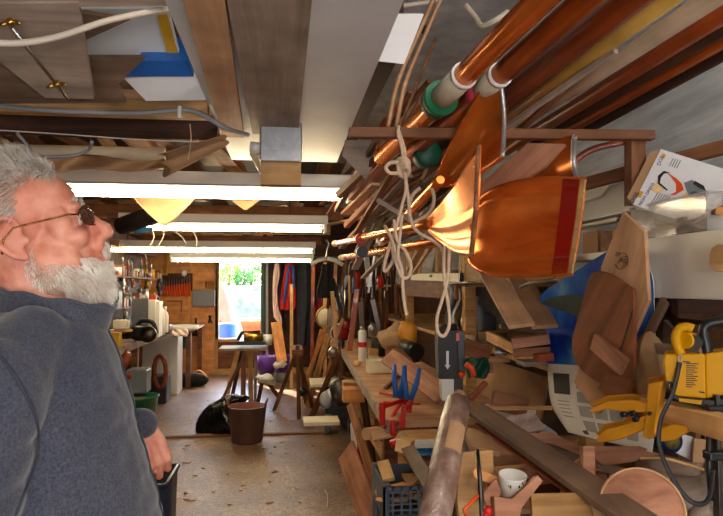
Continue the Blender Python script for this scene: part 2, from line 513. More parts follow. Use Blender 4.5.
def batten_light(xr, y, Yd, L, label, two=False):
    """batten fluorescent fitting hanging across the shop; right end of its tube at pixel (xr, y)"""
    e = PY(xr, y, Yd)
    t = T('fluorescent_light', label, 'light', e + V((-L/2, 0, .1)), 'fluorescent battens under the ceiling')
    x1, x0, z = e.x, e.x - L, e.z
    b = MB()
    b.bbox(x0-.05, x1+.055, Yd-.035, Yd+.06, z+.045, z+.115, bev=.006)
    O('housing', b, 'whitemel', t)
    # reflector wings
    rf = MB()
    rf.prism([(-.035, .045), (-.028, .05), (.0, .052), (.085, .02), (.09, .026), (.0, .062), (-.04, .055)], x0-.02, x1+.02,
             m=Matrix(((0, 0, 1, 0), (1, 0, 0, Yd), (0, 1, 0, z-.004), (0, 0, 0, 1))))
    O('reflector', rf, 'galv', t)
    O('tube', MB().tube([(x0, Yd, z), (x1, Yd, z)], .0165, 14), 'tube', t, label='lit fluorescent tube')
    for x, s in ((x0, -1), (x1, 1)):
        O('tube_cap', MB().tube([(x, Yd, z), (x+s*.018, Yd, z)], .0168, 12), 'galv', t)
        O('end_bracket', MB().bbox(x+s*.02, x+s*.045, Yd-.028, Yd+.04, z-.028, z+.06, bev=.004), 'whitemel', t)
    for x in (x0+.25, x1-.25):
        O('hanger', MB().tube([(x, Yd+.02, z+.11), (x, Yd+.02, 2.56 if Yd > 3 else z+.2)], .004, 6), 'dsteel', t)
    return t
batten_light(343, 197.5, 3.2, 1.52, 'nearest wide fluorescent batten with a white housing, its tube lit above the beard')
batten_light(321, 230, 5.0, 1.52, 'second fluorescent batten from the front, below the hanging paper tip')
batten_light(311, 251.5, 7.4, 2.36, 'long lit fluorescent batten just above the window, third from the front')
batten_light(310, 261, 8.9, 1.9, 'farthest and lowest lit batten, level with the window head')

# ---------------------------------------------------------------- outside
M['grass'] = plain('grass', sr(120, 160, 60), .9, c2=sr(180, 200, 110), scale=3)
M['bank'] = plain('stone_bank', sr(120, 140, 90), .9, c2=sr(190, 190, 170), scale=1.5)
M['gravel'] = plain('gravel', sr(176, 166, 148), .9, var=.08, scale=8)
M['leaf1'] = plain('leaf_bright', sr(110, 170, 50), .7, c2=sr(170, 210, 80), scale=9)
M['leaf2'] = plain('leaf_mid', sr(60, 120, 60), .7, c2=sr(120, 170, 90), scale=9)
M['water'] = plain('water', sr(205, 215, 220), .5, var=.08, scale=2)
M['tarp'] = plain('pale_tarp', sr(150, 132, 106), .8, var=.2, scale=3, bump=.6)
M['hull'] = wood('boat_hull', sr(170, 84, 40), sr(206, 112, 58), rough=.3, coat=.6, scale=.3)
o = struct('ground_outside', MB().bbox(-14, 12, BACK+.12, 19, -.5, -.3), 'gravel'); 
o = struct('river_outside', MB().bbox(-30, 30, 19, 40, -.8, -.45), 'water')
o = struct('bank_outside', MB().bbox(-30, 30, 42, 70, -.8, 1.62), 'bank')
def bush(name, label, cat, c, r, mat, n=520, leaf=.10, group=None):
    t = T(name, label, cat, (c[0], c[1], c[2]-r), group)
    mb = MB()
    for i in range(n):
        d = V((random.gauss(0, 1), random.gauss(0, 1), random.gauss(0, 1))).normalized()
        p = V(c) + V((d.x*r*1.25, d.y*r, d.z*r)) * R(.55, 1.0) * (1 + .25 * noise.noise(d*2))
        m = Matrix.Translation(p) @ Euler((R(0, 6), R(0, 6), R(0, 6))).to_matrix().to_4x4()
        s = leaf * R(.6, 1.3)
        vs = [mb.bm.verts.new(m @ V(q)) for q in ((-s, 0, 0), (0, -s*.5, s*.1), (s, 0, 0), (0, s*.5, s*.1))]
        mb.bm.faces.new(vs)
    O('foliage', mb, mat, t)
    O('trunk', MB().tube([(c[0], c[1], c[2]-r-.6), (c[0]+.1, c[1], c[2])], [.16, .08], 8), 'brown', t)
for i, (px, py, Y, r, mt, lb) in enumerate([
    (228, 274, 44, .75, 'leaf1', 'bright green bush at the left of the window view, across the water'),
    (243, 278, 44, .6, 'leaf2', 'darker green bush in the middle of the window view'),
    (251, 270, 47, 1.1, 'leaf1', 'tallest pale green tree on the far bank'),
    (262, 274, 46, .95, 'leaf2', 'green bush by the right window edge, across the water'),
    (219, 266, 50, 1.1, 'leaf2', 'blue-green tree in the upper left corner of the window'),
    (237, 264, 54, 1.3, 'leaf2', 'tree crown behind the bright green bush on the far bank')]):
    bush('bush', lb, 'bush', PY(px, py, Y)+V((0, i*.0, 0)), r, mt, group='bushes on the far bank')
bush('hedge', 'long green hedge row closing the view at the top of the window', 'hedge', PY(236, 262, 62), 3.0, 'leaf2', n=2600)
# tarp covered heap
t = T('covered_heap', 'pale tarpaulin-covered heap standing outside at the left of the window', 'tarpaulin', PY(224, 335, 14)+V((0,0,-.9)))
c = PY(221, 318, 14)
def heap(u, v):
    a = u*2*PI; h = v
    r = .52*(1-h**2.2)+.08*math.sin(a*5)*(1-h)
    return (c.x+r*math.cos(a)*(1), c.y+r*math.sin(a), -.3+(1.95)*h)
O('tarpaulin', MB().grid(heap, 40, 12), 'tarp', t)
O('lashing', MB().tube([PY(217, 318, 13.3), PY(226, 326, 13.3), PY(238, 330, 13.3)], .025, 6), 'orangep', t)
# drum
c = PZ(226, 342, -.3); 
t = T('water_barrel', 'blue plastic barrel standing outside at the lower left of the window', 'barrel', PY(226, 344, 13)+V((0,0,-.5)))
c = PY(226, 323, 13)
O('drum_body', MB().lathe([(0, -.9+.0), (.22, -.9), (.26, -.6), (.24, -.3), (.24, -.05), (.2, 0), (0, 0)], TR(c.x, c.y, c.z), 20), 'blue', t)
O('drum_band', MB().tube([(c.x+.25*math.cos(k*PI/10), c.y+.25*math.sin(k*PI/10), c.z-.3) for k in range(20)], .014, 6, closed=True), 'white', t)
# boat
t = T('rowing_boat', 'orange-brown varnished rowing boat lying outside beyond the barrel', 'boat', PY(252, 330, 16)+V((0,0,-.8)))
c = PY(258, 322, 16)
def hull(u, v):
    x = (u-.5)*3.6; w = .62*(1-(abs(u-.5)*2)**2.4)+.02; a = (v-.5)*PI
    return (c.x+x, c.y+w*math.sin(a), c.z+.05-.42*math.cos(a)*(1-.35*abs(u-.5)*2)+.18*(abs(u-.5)*2)**2)
O('hull', MB().grid(hull, 24, 10, thick=.02), 'hull', t)
for x_ in (-.9, .9): O('cradle', MB().bbox(c.x+x_-.05, c.x+x_+.05, c.y-.4, c.y+.4, -.3, c.z-.30), 'brown', t)
O('gunwale', MB().tube([V(hull(i/20, 0))+V((0,0,.01)) for i in range(21)], .025, 6), 'pine', t)
# ================================================================ PERSON
def skin_mat():
    m = plain('skin', sr(190, 108, 84), .48, c2=sr(222, 158, 134), scale=22, bump=.3, lo=.3, hi=.7)
    b = m.node_tree.nodes['Principled BSDF']
    b.inputs['Subsurface Weight'].default_value = .15
    b.inputs['Subsurface Scale'].default_value = .01
    b.inputs['Subsurface Radius'].default_value = (1, .35, .2)
    return m
M['skin'] = skin_mat()
def fleece_mat():
    m, nt, b = _new('blue_grey_fleece')
    tc = _n(nt, 'ShaderNodeTexCoord')
    n1 = _n(nt, 'ShaderNodeTexNoise', Scale=260, Detail=3)
    n2 = _n(nt, 'ShaderNodeTexNoise', Scale=5, Detail=3)
    nt.links.new(tc.outputs['Object'], n1.inputs['Vector']); nt.links.new(tc.outputs['Object'], n2.inputs['Vector'])
    r1 = ramp(nt, n1.outputs['Fac'], [(.3, sr(48, 52, 65)), (.7, sr(76, 80, 95))])
    r2 = ramp(nt, n2.outputs['Fac'], [(.4, (.85, .85, .9)), (.65, (1.12, 1.06, 1.0))])
    mx = _n(nt, 'ShaderNodeMix', data_type='RGBA', blend_type='MULTIPLY'); mx.inputs[0].default_value = 1
    nt.links.new(r1.outputs[0], mx.inputs[6]); nt.links.new(r2.outputs[0], mx.inputs[7])
    nt.links.new(mx.outputs[2], b.inputs['Base Color'])
    b.inputs['Roughness'].default_value = .95; b.inputs['Sheen Weight'].default_value = .3
    b.inputs['Specular IOR Level'].default_value = .1
    bp = _n(nt, 'ShaderNodeBump', Strength=.35, Distance=.002)
    nt.links.new(n1.outputs['Fac'], bp.inputs['Height']); nt.links.new(bp.outputs[0], b.inputs['Normal'])
    return m
M['fleece'] = fleece_mat()
M['fleeced'] = plain('fleece_piping', sr(46, 50, 62), .9, var=.1)
M['hair'] = plain('grey_hair', sr(160, 150, 136), .6, c2=sr(218, 210, 198), scale=30)
M['hairb'] = plain('grey_hair_base', sr(120, 108, 94), .8, c2=sr(160, 148, 134), scale=40, bump=.5)
M['beard'] = plain('white_beard', sr(206, 190, 174), .6, c2=sr(244, 238, 228), scale=30)
M['beardb'] = plain('beard_base', sr(176, 138, 118), .8, c2=sr(206, 180, 160), scale=60, bump=.5)
M['eyew'] = plain('eye_white', sr(226, 216, 206), .2, var=.02)
M['iris'] = plain('iris', sr(60, 70, 80), .15, var=.1)
M['frame'] = plain('spectacle_metal', sr(140, 96, 52), .25, metal=1, var=.1)
M['lens'] = plain('spectacle_lens', sr(70, 44, 28), .04, var=0, alpha=.6, coat=1)
M['denim'] = plain('dark_trousers', sr(36, 38, 48), .9, var=.15)

def voxel(mb, vox, sm=3, disp=None):
    me = bpy.data.meshes.new('tmp'); mb.bm.to_mesh(me); mb.bm.free()
    o = bpy.data.objects.new('tmp', me); C.objects.link(o)
    r = o.modifiers.new('r', 'REMESH'); r.mode = 'VOXEL'; r.voxel_size = vox; r.use_smooth_shade = True
    s = o.modifiers.new('s', 'SMOOTH'); s.factor = .5; s.iterations = sm
    dg = bpy.context.evaluated_depsgraph_get()
    out = bpy.data.meshes.new_from_object(o.evaluated_get(dg))
    bpy.data.objects.remove(o); bpy.data.meshes.remove(me)
    b = MB(); b.bm.from_mesh(out); bpy.data.meshes.remove(out)
    if disp:
        b.bm.normal_update()
        for v in b.bm.verts: v.co += v.normal * disp(v.co)
    for f in b.bm.faces: f.smooth = True
    return b
def caps(mb, pts, rad, n=16):
    """rounded limb chain"""
    mb.tube(pts, rad, n)
    for p, r in zip(pts, rad): mb.ball(p, r, seg=14)
    return mb

EAR = PY(19, 241, 1.0)
HM = Matrix.Translation(EAR) @ RZ(math.radians(13)) @ RY(-math.radians(21)) @ TR(0, .076, 0) @ Matrix.Diagonal((.97, 1, 1.02, 1))
# HM: local x = face direction, y = his left, z = up, origin between the ear canals
B = MB()
def hb(c, r, rot=None):
    B.ball(HM @ V(c), r, m=HM @ (rot or Matrix()), seg=22)
hb((-.012, 0, .052), (.098, .075, .080))
hb((.050, 0, .050), (.050, .062, .052))
hb((.050, 0, -.005), (.050, .056, .058))
hb((.052, 0, -.055), (.046, .046, .045))
hb((.072, 0, -.088), (.026, .026, .026))
for s in (-1, 1):
    hb((.030, s*.042, -.050), (.045, .022, .040))        # jaw
    hb((.076, s*.034, -.018), (.022, .023, .018))        # cheekbone
    hb((.090, s*.024, .030), (.014, .024, .009))         # brow
    hb((.082, s*.032, .010), (.013, .016, .012))         # lids
    hb((.060, s*.050, .010), (.020, .012, .035))
    hb((.113, s*.010, -.026), (.011, .008, .008))        # nostril wing
    # ear
    y = s*.074
    e = [HM @ V(q) for q in ((.008, y*1.02, .012), (.004, y*1.12, .030), (-.012, y*1.2, .038), (-.027, y*1.22, .026), (-.028, y*1.18, .004), (-.016, y*1.1, -.018), (-.002, y*1.03, -.028))]
    B.tube(smoothpts(e, 4), .0052, 8)
    hb((-.010, y*1.04, .006), (.018, .006, .028))
    hb((-.001, y*1.04, -.024), (.008, .006, .009))
    hb((.010, y*1.02, -.002), (.006, .006, .008))
B.tube([HM @ V(q) for q in ((.096, 0, .022), (.106, 0, .008), (.117, 0, -.010), (.124, 0, -.019))], [.011, .0105, .0135, .0145], 12)
hb((.121, 0, -.021), (.0155, .0145, .0125))
hb((.104, 0, -.036), (.012, .016, .012))
hb((.106, 0, -.052), (.0105, .022, .0055))
hb((.104, 0, -.062), (.011, .020, .0065))
hb((.092, 0, -.068), (.018, .026, .016))
# neck and trunk
NB = V((EAR.x + .012, EAR.y + .085, 1.43))       # base of the neck
yawB = math.radians(8)
BM = Matrix.Translation((NB.x, NB.y, 0)) @ RZ(yawB)      # body frame: x forward
hc = HM @ V((-.012, 0, -.02))
caps(B, [hc, (hc + NB) / 2 + V((.004, 0, 0)), NB, BM @ V((-.01, 0, 1.36))], [.060, .058, .064, .075], 20)
caps(B, [HM @ V((.030, 0, -.06)), NB + V((.01, 0, .02))], [.036, .055], 18)
for z, ax, ay in ((1.30, .07, .13), (1.18, .08, .13), (1.05, .09, .13), (.93, .09, .14)):
    B.ball(BM @ V((-.02, 0, z)), (ax, ay, .12), m=BM, seg=20)
LSH, RSH = BM @ V((-.01, .19, 1.365)), BM @ V((-.03, -.185, 1.365))
REL, RHA = BM @ V((-.06, -.225, 1.10)), BM @ V((.02, -.24, .88))
# left hand hangs in front of the belly on the far side
HW = PY(139, 425, 1.30)
LEL = BM @ V((-.01, .27, 1.12))
caps(B, [LSH, LEL], [.05, .04]); caps(B, [LEL, HW], [.038, .027])
caps(B, [RSH, REL, RHA], [.05, .04, .028])
def hand(wrist, fwd, back, side, sc=1.0, curl=(.35, .6, .5), spread=.06):
    """fwd = along the palm, back = out of the back of the hand, side = towards the thumb"""
    fwd = fwd.normalized(); back = (back - fwd*back.dot(fwd)).normalized()
    s0 = fwd.cross(back); side = s0 if s0.dot(side) > 0 else -s0
    P = lambda f, b, s: wrist + (fwd*f + back*b + side*s) * sc
    for s in (-.031, -.0105, .0105, .031):
        caps(B, [P(.0, 0, s*.55), P(.045, .003, s*.9), P(.088, .004, s)], [.014*sc, .0145*sc, .0115*sc], 10)
    B.ball(P(.03, -.008, .018), .018*sc)
    for k, (s, L) in enumerate(((.032, .068), (.011, .078), (-.011, .073), (-.032, .056))):
        a = 0; p = P(.090, .003, s); ds = (k - 1.5) * -spread
        pts = [p.copy()]
        for q, (fr, c) in enumerate(zip((.45, .3, .25), curl)):
            a += c * (1 + .12*k)
            p = p + ((fwd*math.cos(a) - back*math.sin(a)) + side*ds).normalized() * L*fr*sc
            pts.append(p.copy())
        caps(B, pts, [.0092*sc, .0086*sc, .0078*sc, .0066*sc], 10)
    t = [P(.012, -.004, .024), P(.040, -.014, .046), P(.066, -.022, .054), P(.086, -.030, .052)]
    caps(B, t, [.0135*sc, .0125*sc, .0108*sc, .0088*sc], 10)
hand(HW, V((.14, -.05, -.34)), V((.62, -.75, .22)), V((-.6, -.5, 0)), .95, curl=(.55, .9, .6))
hand(RHA, V((.05, 0, -1)), V((0, -1, 0)), V((1, 0, 0)), 1.0)
body = voxel(B, .0033, 6)
person = O('person', body, 'skin')
tag(person, 'grey-haired bearded man in glasses and a blue-grey fleece jacket, looking up at the ceiling', 'person')

# eyes and spectacles
for s in (-1, 1):
    e = O('eyeball', MB().ball(HM @ V((.0855, s*.032, .010)), .0118, seg=18), 'eyew', person)
    O('iris', MB().ball(HM @ V((.0925, s*.032, .0125)), .0056, seg=12), 'iris', e)
g = MB()
lens = MB()
for s in (-1, 1):
    cc = V((.112, s*.034, .010))
    g.tube([HM @ (cc + V((-.018*max(0, math.cos(a)*s) - .004*max(0, -math.cos(a)*s), .025*math.cos(a), .0165*math.sin(a)))) for a in [k*PI/12 for k in range(24)]], .0012, 6, closed=True)
    g.tube([HM @ V(q) for q in ((.094, s*.059, .014), (.080, s*.070, .017), (.0, s*.083, .020), (-.018, s*.085, .008), (-.028, s*.083, -.012))], .0015, 6)
    lens.ball(HM @ (cc + V((-.007, 0, 0))), (.0022, .0255, .016), m=HM @ RZ(s*.42), seg=18)
g.tube([HM @ V(q) for q in ((.112, -.009, .014), (.115, 0, .017), (.112, .009, .014))], .0014, 6)
gl = O('glasses', g, 'frame', person, label='thin bronze-rimmed glasses')
O('lens', lens, 'lens', gl)

# hair
def strand(mb, p, dirs, w):
    pts = [p]
    for d in dirs: pts.append(pts[-1] + d)
    t = (pts[-1] - pts[0]).cross(V((R(-1, 1), R(-1, 1), R(-1, 1)))).normalized() * w
    vs = []
    for i, q in enumerate(pts):
        k = 1 - .8 * i / (len(pts) - 1)
        vs.append((mb.bm.verts.new(q - t*k), mb.bm.verts.new(q + t*k)))
    for a, b in zip(vs, vs[1:]):
        mb.bm.faces.new((a[0], a[1], b[1], b[0])).smooth = True
hair = MB(); base = MB()
H3 = HM.to_3x3()
def on_skull(d, k=1.0):
    return V((-.012, 0, .052)) + V((d.x*.100*k, d.y*.078*k, d.z*.083*k))
n = 0
while n < 9000:
    d = V((random.gauss(0, 1), random.gauss(0, 1), random.gauss(0, 1))).normalized()
    p = on_skull(d)
    if p.x > .074 and p.z < .110: continue
    if p.x > .020 and p.z < .095 - .4*(.074 - p.x) and abs(p.y) > .03 and p.z < .085: continue
    if p.x > .012 and p.z < .055: continue
    if p.z < -.005 and p.x > -.045: continue
    if p.z < -.03: continue
    if -.035 < p.x < .02 and p.z < .042: continue
    n += 1
    topness = max(0, p.z - .07) / .06
    flow = V((-.75 + .5*topness, d.y*.3, -.55 + 1.0*topness)) + V((R(-.25, .25), R(-.25, .25), R(-.25, .25)))
    nrm = d.copy()
    L = R(.014, .026) * (.85 + .15*topness * (1 if p.x > -.02 else .4))
    ds = []
    for k in range(4):
        v = (flow*(.4 + .25*k) + nrm*(.75 - .28*k + .25*topness)).normalized()
        ds.append(H3 @ (v * L / 4 * 1.6))
    strand(hair, HM @ p, ds, R(.0005, .0010))
# forelock brushed up
for i in range(900):
    p = V((R(.045, .078), R(-.045, .045), 0)); p.z = .052 + .083*math.sqrt(max(.02, 1 - ((p.x+.012)/.102)**2 - (p.y/.08)**2))
    ds = [H3 @ (V((.25 - .5*k/3 + R(-.3, .3), R(-.2, .2), 1.0 - .2*k)).normalized() * R(.003, .0075)) for k in range(4)]
    strand(hair, HM @ p, ds, R(.0005, .0009))
ho = O('hair', hair, 'hair', person, label='wavy swept-back grey hair')
bs = MB(); bs.ball(HM @ V((-.034, 0, .062)), (.086, .0775, .074), m=HM, seg=28)
def hd(co):
    return .003 * noise.noise(co*60)
O('hair_base', voxel(bs, .004, 1, hd), 'hairb', ho)
# beard: grown over the jaw
beard = MB()
jaw = [((.050, 0, -.064), (.048, .047, .048)), ((.070, 0, -.098), (.028, .030, .028)), ((.030, -.044, -.050), (.047, .025, .042)), ((.030, .044, -.050), (.047, .025, .042)), ((.090, 0, -.072), (.017, .027, .018))]
def inside(p, skip):
    for i, (c, r) in enumerate(jaw):
        if i != skip and ((p.x-c[0])/r[0])**2 + ((p.y-c[1])/r[1])**2 + ((p.z-c[2])/r[2])**2 < .9: return True
    return False
n = 0
while n < 11000:
    i = random.choice((0, 0, 1, 1, 2, 2, 3, 4, 4))
    c, r = jaw[i]
    d = V((random.gauss(0, 1), random.gauss(0, 1), random.gauss(0, 1))).normalized()
    p = V((c[0]+d.x*r[0], c[1]+d.y*r[1], c[2]+d.z*r[2]))
    if inside(p, i): continue
    if p.z > -.034 - .42*max(0, (p.x - .0))*(1 if p.x < .07 else .55) + (.05 if p.x < .012 else 0): continue
    if p.x < -.012 or (p.x < .03 and p.z < -.080): continue
    if abs(p.z + .0575) < .007 and p.x > .092 and abs(p.y) < .02: continue
    n += 1
    L = R(.006, .011) * (1.4 if p.z < -.08 else 1) * (.5 if p.x < .03 else 1)
    ds = []
    for k in range(3):
        v = (d*(.9 - .2*k) + V((.15 + R(-.3, .3), R(-.3, .3), -.65 - .25*k))).normalized()
        ds.append(H3 @ (v * L / 3 * 1.35))
    strand(beard, HM @ p, ds, R(.0005, .0009))
for k in range(620):                       # moustache
    y = R(-.03, .03)
    p = V((.1165 - 11*y*y, y, -.037 - abs(y)*.5 + R(-.006, .004)))
    ds = [H3 @ (V((.35 + R(-.5, .5), (.7 if y > 0 else -.7) + R(-.5, .5), -.8 - .3*q)).normalized() * R(.0022, .005)) for q in range(3)]
    strand(beard, HM @ p, ds, R(.0005, .0009))
bo = O('beard', beard, 'beard', person, label='short full white beard')
bb = MB()
for c, r in jaw: bb.ball(HM @ V((c[0]-.002, c[1]*.9, c[2]-.012)), (r[0]*.97, r[1]*.97, r[2]*.9), m=HM, seg=20)
O('beard_base', voxel(bb, .004, 3, lambda co: .002*noise.noise(co*80)), 'beardb', bo)
for k in range(150):
    s = 1 if k % 2 else -1; u = R(0, 1)
    if k == 0: ebs = {1: MB(), -1: MB()}
    eb = ebs[s]
    p = V((.104 - .016*u*u, s*(.012 + .034*u), .034 + .006*math.sin(u*2.5) + R(-.004, .004)))
    strand(eb, HM @ p, [H3 @ (V((.5, s*.6, .6 + R(-.3, .3))).normalized() * R(.003, .005)) for q in range(2)], .0006)
for s in (1, -1): O('eyebrow', ebs[s], 'hair', person)

# fleece jacket
J = MB()
rings = [(1.425, -.012, .080, .09), (1.405, -.006, .108, .14), (1.36, -.002, .122, .178), (1.29, .004, .138, .188), (1.22, .012, .148, .19), (1.14, .024, .158, .195), (1.05, .040, .166, .20), (.96, .046, .170, .205), (.86, .04, .168, .205)]
for z, cx, ax, ay in rings:
    J.ball(BM @ V((cx, 0, z)), (ax, ay, .075), m=BM, seg=26)
for A, Bq in zip(rings, rings[1:]):
    for k in (.33, .66):
        z, cx, ax, ay = [A[i]*(1-k) + Bq[i]*k for i in range(4)]
        J.ball(BM @ V((cx, 0, z)), (ax, ay, .06), m=BM, seg=26)
caps(J, [BM @ V((-.01, .10, 1.42)), LSH + V((0, 0, -.005)), (LSH+LEL)/2, LEL, (LEL+HW)/2, HW + (HW-LEL).normalized()*.004], [.055, .070, .062, .054, .044, .035], 20)
caps(J, [BM @ V((-.0, -.10, 1.42)), RSH + V((0, 0, -.005)), (RSH+REL)/2, REL, (REL+RHA)/2, RHA], [.055, .074, .068, .060, .052, .042], 20)
def wrinkle(co):
    q = BM.inverted() @ co
    w = .004 * noise.noise(V((q.x*9, q.y*9, q.z*16))) + .0022 * noise.noise(co*34)
    # armpit pull creases
    for (z0, sl) in ((1.30, .55), (1.25, .40), (1.20, .3)):
        dd = (q.z - z0) - sl*(q.x - .05)
        if q.y < -.05: w -= .007 * math.exp(-(dd/.010)**2) * max(0, 1 - abs(q.x - .06)/.12)
    return w
jb = voxel(J, .006, 6, wrinkle)
jo = O('fleece_jacket', jb, 'fleece', person)
# stand-up collar: open ring around the neck, higher at the front
def ringpt(a, r, z):
    q = NB + V((.012, 0, 0))
    return q
def collar(u, v):
    a = -PI*.93 + u*2*PI*.93
    fx = math.cos(a); fy = math.sin(a)
    rr = 1 - .02*v
    base = BM @ V((-.004 + .090*fx*rr, .094*fy*rr, 0))
    zt = 1.396 + .016*(1-fx) ; h = .070 + .0*fx
    lean = V((.024*v, 0, 0))
    z = zt + h*v
    return V((base.x, base.y, z)) + RZ(yawB).to_3x3() @ lean*.9 + V((0, 0, .002*math.sin(a*9)))
CW = MB().grid(collar, 64, 10, thick=.007)
O('collar', CW, 'fleece', jo)
O('collar_piping', MB().tube([V(collar(i/60, 1)) for i in range(61)], .0042, 8), 'fleece', jo)
O('collar_seam', MB().tube([V(collar(i/60, .04)) + (V(collar(i/60, .04)) - NB).normalized()*.004 for i in range(61)], .0028, 6), 'fleeced', jo)
# sleeve seam of the near shoulder, zip down the front
def on_jacket(p, d):
    """nearest jacket surface along d"""
    from mathutils.bvhtree import BVHTree
    return None
from mathutils.bvhtree import BVHTree
me = jo.data
bvh = BVHTree.FromPolygons([jo.matrix_basis @ v.co for v in me.vertices] if jo.parent is None else [wm(jo) @ v.co for v in me.vertices], [tuple(p.vertices) for p in me.polygons])
def drape(pix, r, name, mat, parent, k=8):
    """a seam lying on the cloth along given sight lines"""
    pts = []
    for q in smoothpts([(x, y, 0) for x, y in pix], k):
        h = bvh.ray_cast(CAM, ray(q.x, q.y).normalized())
        if h[0]: pts.append(h[0] + h[1]*.0006)
    if len(pts) > 2: O(name, MB().tube(pts, r, 6), mat, parent)
drape([(-30, 330), (0, 356), (24, 392), (37, 425), (36, 458), (24, 492), (8, 530)], .0022, 'sleeve_seam', 'fleeced', jo)
zp = MB()
zz = []
for k in range(24):
    z = 1.43 - k*.03
    h = bvh.ray_cast(BM @ V((.6, 0, z)), (BM.to_3x3() @ V((-1, 0, 0))))
    if h[0]: zz.append(h[0] + h[1]*.001)
O('zip', zp.tube(zz, .0022, 6), 'fleeced', jo)
# trousers and shoes
tr = MB()
tr.ball(BM @ V((.01, 0, .88)), (.15, .185, .13), m=BM)
for s in (-1, 1):
    caps(tr, [BM @ V((.0, s*.09, .84)), BM @ V((.01, s*.10, .48)), BM @ V((-.01, s*.11, .09))], [.10, .075, .062])
O('trousers', voxel(tr, .01, 4), 'denim', person)
for s in (-1, 1):
    sh = MB(); sh.ball(BM @ V((.0, s*.11, .055)), (.06, .045, .055), m=BM); sh.ball(BM @ V((.11, s*.115, .038)), (.10, .048, .037), m=BM)
    sh.box(BM @ V((.06, s*.113, .014)), (.28, .085, .026), m=BM, bev=.01)
    O('shoe', voxel(sh, .006, 2), 'black', person)
# ================================================================ CEILING WORK
ZB = 2.10
# painted panel and boards running down the shop over the photographer's head
plank('painted_ceiling_panel', 'wide pale grey painted panel running overhead behind the brown board', 'panel', (-.005, -.9, ZB+.022), (-.005, 3.02, ZB+.022), .51, .018, 'whiteboard')
plank('ceiling_board', 'broad brown rough-sawn board under the middle of the grey panel', 'board', (-.027, -.9, ZB), (-.040, 2.40, ZB), .175, .022, 'greyb')
plank('ceiling_board', 'narrow tan board beside the broad brown one overhead', 'board', (-.10, -.9, ZB-.002), (-.205, 2.45, ZB-.002), .085, .024, 'tan')
# junction box with conduit entry
jc = PY(281, 142, 2.3)
t = T('junction_box', 'galvanised electrical junction box under the overhead boards', 'electrical box', (jc.x, jc.y, jc.z))
O('box_body', MB().box((jc.x, 2.34, jc.z), (.155, .10, .145), bev=.006), 'galv', t)
O('cover_plate', MB().box((jc.x, 2.285, jc.z+.018), (.145, .006, .10), bev=.002), 'galv', t)
O('knockout', MB().tube([(jc.x, 2.284, jc.z+.03), (jc.x, 2.279, jc.z+.03)], .026, 18), 'galv', t)
O('cable_gland', MB().tube([(jc.x-.075, 2.33, jc.z-.02), (jc.x-.115, 2.33, jc.z-.015)], .022, 10), 'white', t)
O('wood_block', MB().box((jc.x+.0, 2.36, jc.z-.11), (.15, .07, .09)), 'pine', t)
# transverse joists
JY = [(2.2, 2.115, .055, 'pine'), (2.42, 2.20, .09, 'tan'), (4.3, 2.2, .12, 'pine'), (5.9, 2.2, .12, 'brown'), (7.6, 2.2, .12, 'pine'), (9.4, 2.2, .12, 'brown')]
for i, (y, z, h, mt) in enumerate(JY):
    nm = ['tan joist carrying the grey conduit, top left', 'second joist from the front, behind the dark gap', 'joist just past the nearest light', 'joist between the second and third lights', 'joist above the longest light', 'joist nearest the window wall'][i]
    plank('ceiling_joist', nm, 'joist', (XL, y, z), (.55 if i > 1 else -.27, y, z), .05, h, mt, group='joists across the shop')
# brown beam over the oar rack
plank('ceiling_beam', 'dark brown beam crossing under the concrete above the oar shafts', 'beam', PY(352, 14, 2.9), PY(660, 0, 2.9), .10, .19, 'dark')
plank('ceiling_beam', 'dark lengthwise beam behind the right edge of the grey panel', 'beam', (.33, 1.9, 2.34), (.33, 10.9, 2.34), .08, .16, 'dark')
# plywood piece with a threaded rod, upper left
n = V((0, -.45, -1))
p0 = PY(50, 60, 1.62)
poly('plywood_offcut', 'pale grey plywood offcut with a slanted corner, held up at the top left', 'plywood', [(-40, 4), (78, 3), (94, 99), (45, 98), (-40, 30)], p0, n, .018, 'greyb', grain=0)
q0 = p0 - V((0, 0, .03))
t = T('threaded_rod', 'threaded rod with brass wing nuts hanging under the plywood offcut', 'rod', PP(40, 60, q0, n))
rodp = [PP(12, 28, q0, n), PP(68, 99, q0, n)]
O('rod', MB().tube(rodp, .004, 8), 'steel', t)
for (x, y) in ((10, 22), (57, 84)):
    c = PP(x, y, q0, n); m = frame(rodp[1]-rodp[0], n, c)
    wn = MB().tube([m @ V((-.006, 0, 0)), m @ V((.006, 0, 0))], .008, 10)
    for s in (-1, 1): wn.tube([m @ V((0, s*.006, 0)), m @ V((0, s*.018, .003)), m @ V((0, s*.026, .008))], [.004, .0048, .003], 8, flat=.5)
    O('wing_nut', wn, 'brass', t)
poly('plywood_sheet', 'brown sheet lying behind the plywood offcut at the top left', 'plywood', [(-40, 58), (145, 58), (118, 85), (126, 103), (-40, 104)], PY(50, 80, 1.80), n, .012, 'greyd')
poly('wood_triangle', 'dark triangular offcut behind the white cable', 'wood offcut', [(60, 52), (130, 20), (60, 10)], PY(90, 40, 1.70), n, .012, 'greyd')
poly('painted_board', 'pale grey painted board behind the white cable at the top left', 'board', [(70, 9), (168, 9), (180, 57), (78, 55)], PY(120, 40, 1.86), n, .014, 'whiteboard')
poly('tape_strip', 'yellow tape strip on the pale painted board', 'tape', [(157, 15), (167, 14), (179, 57), (168, 57)], PY(120, 40, 1.86) - V((0, 0, .004)), n, .002, 'tape')
poly('bright_board', 'light bare board under the deck along the very top left edge', 'board', [(-30, -14), (175, -14), (175, 6), (-30, 8)], PY(90, 0, 1.45), n, .02, 'greyb')
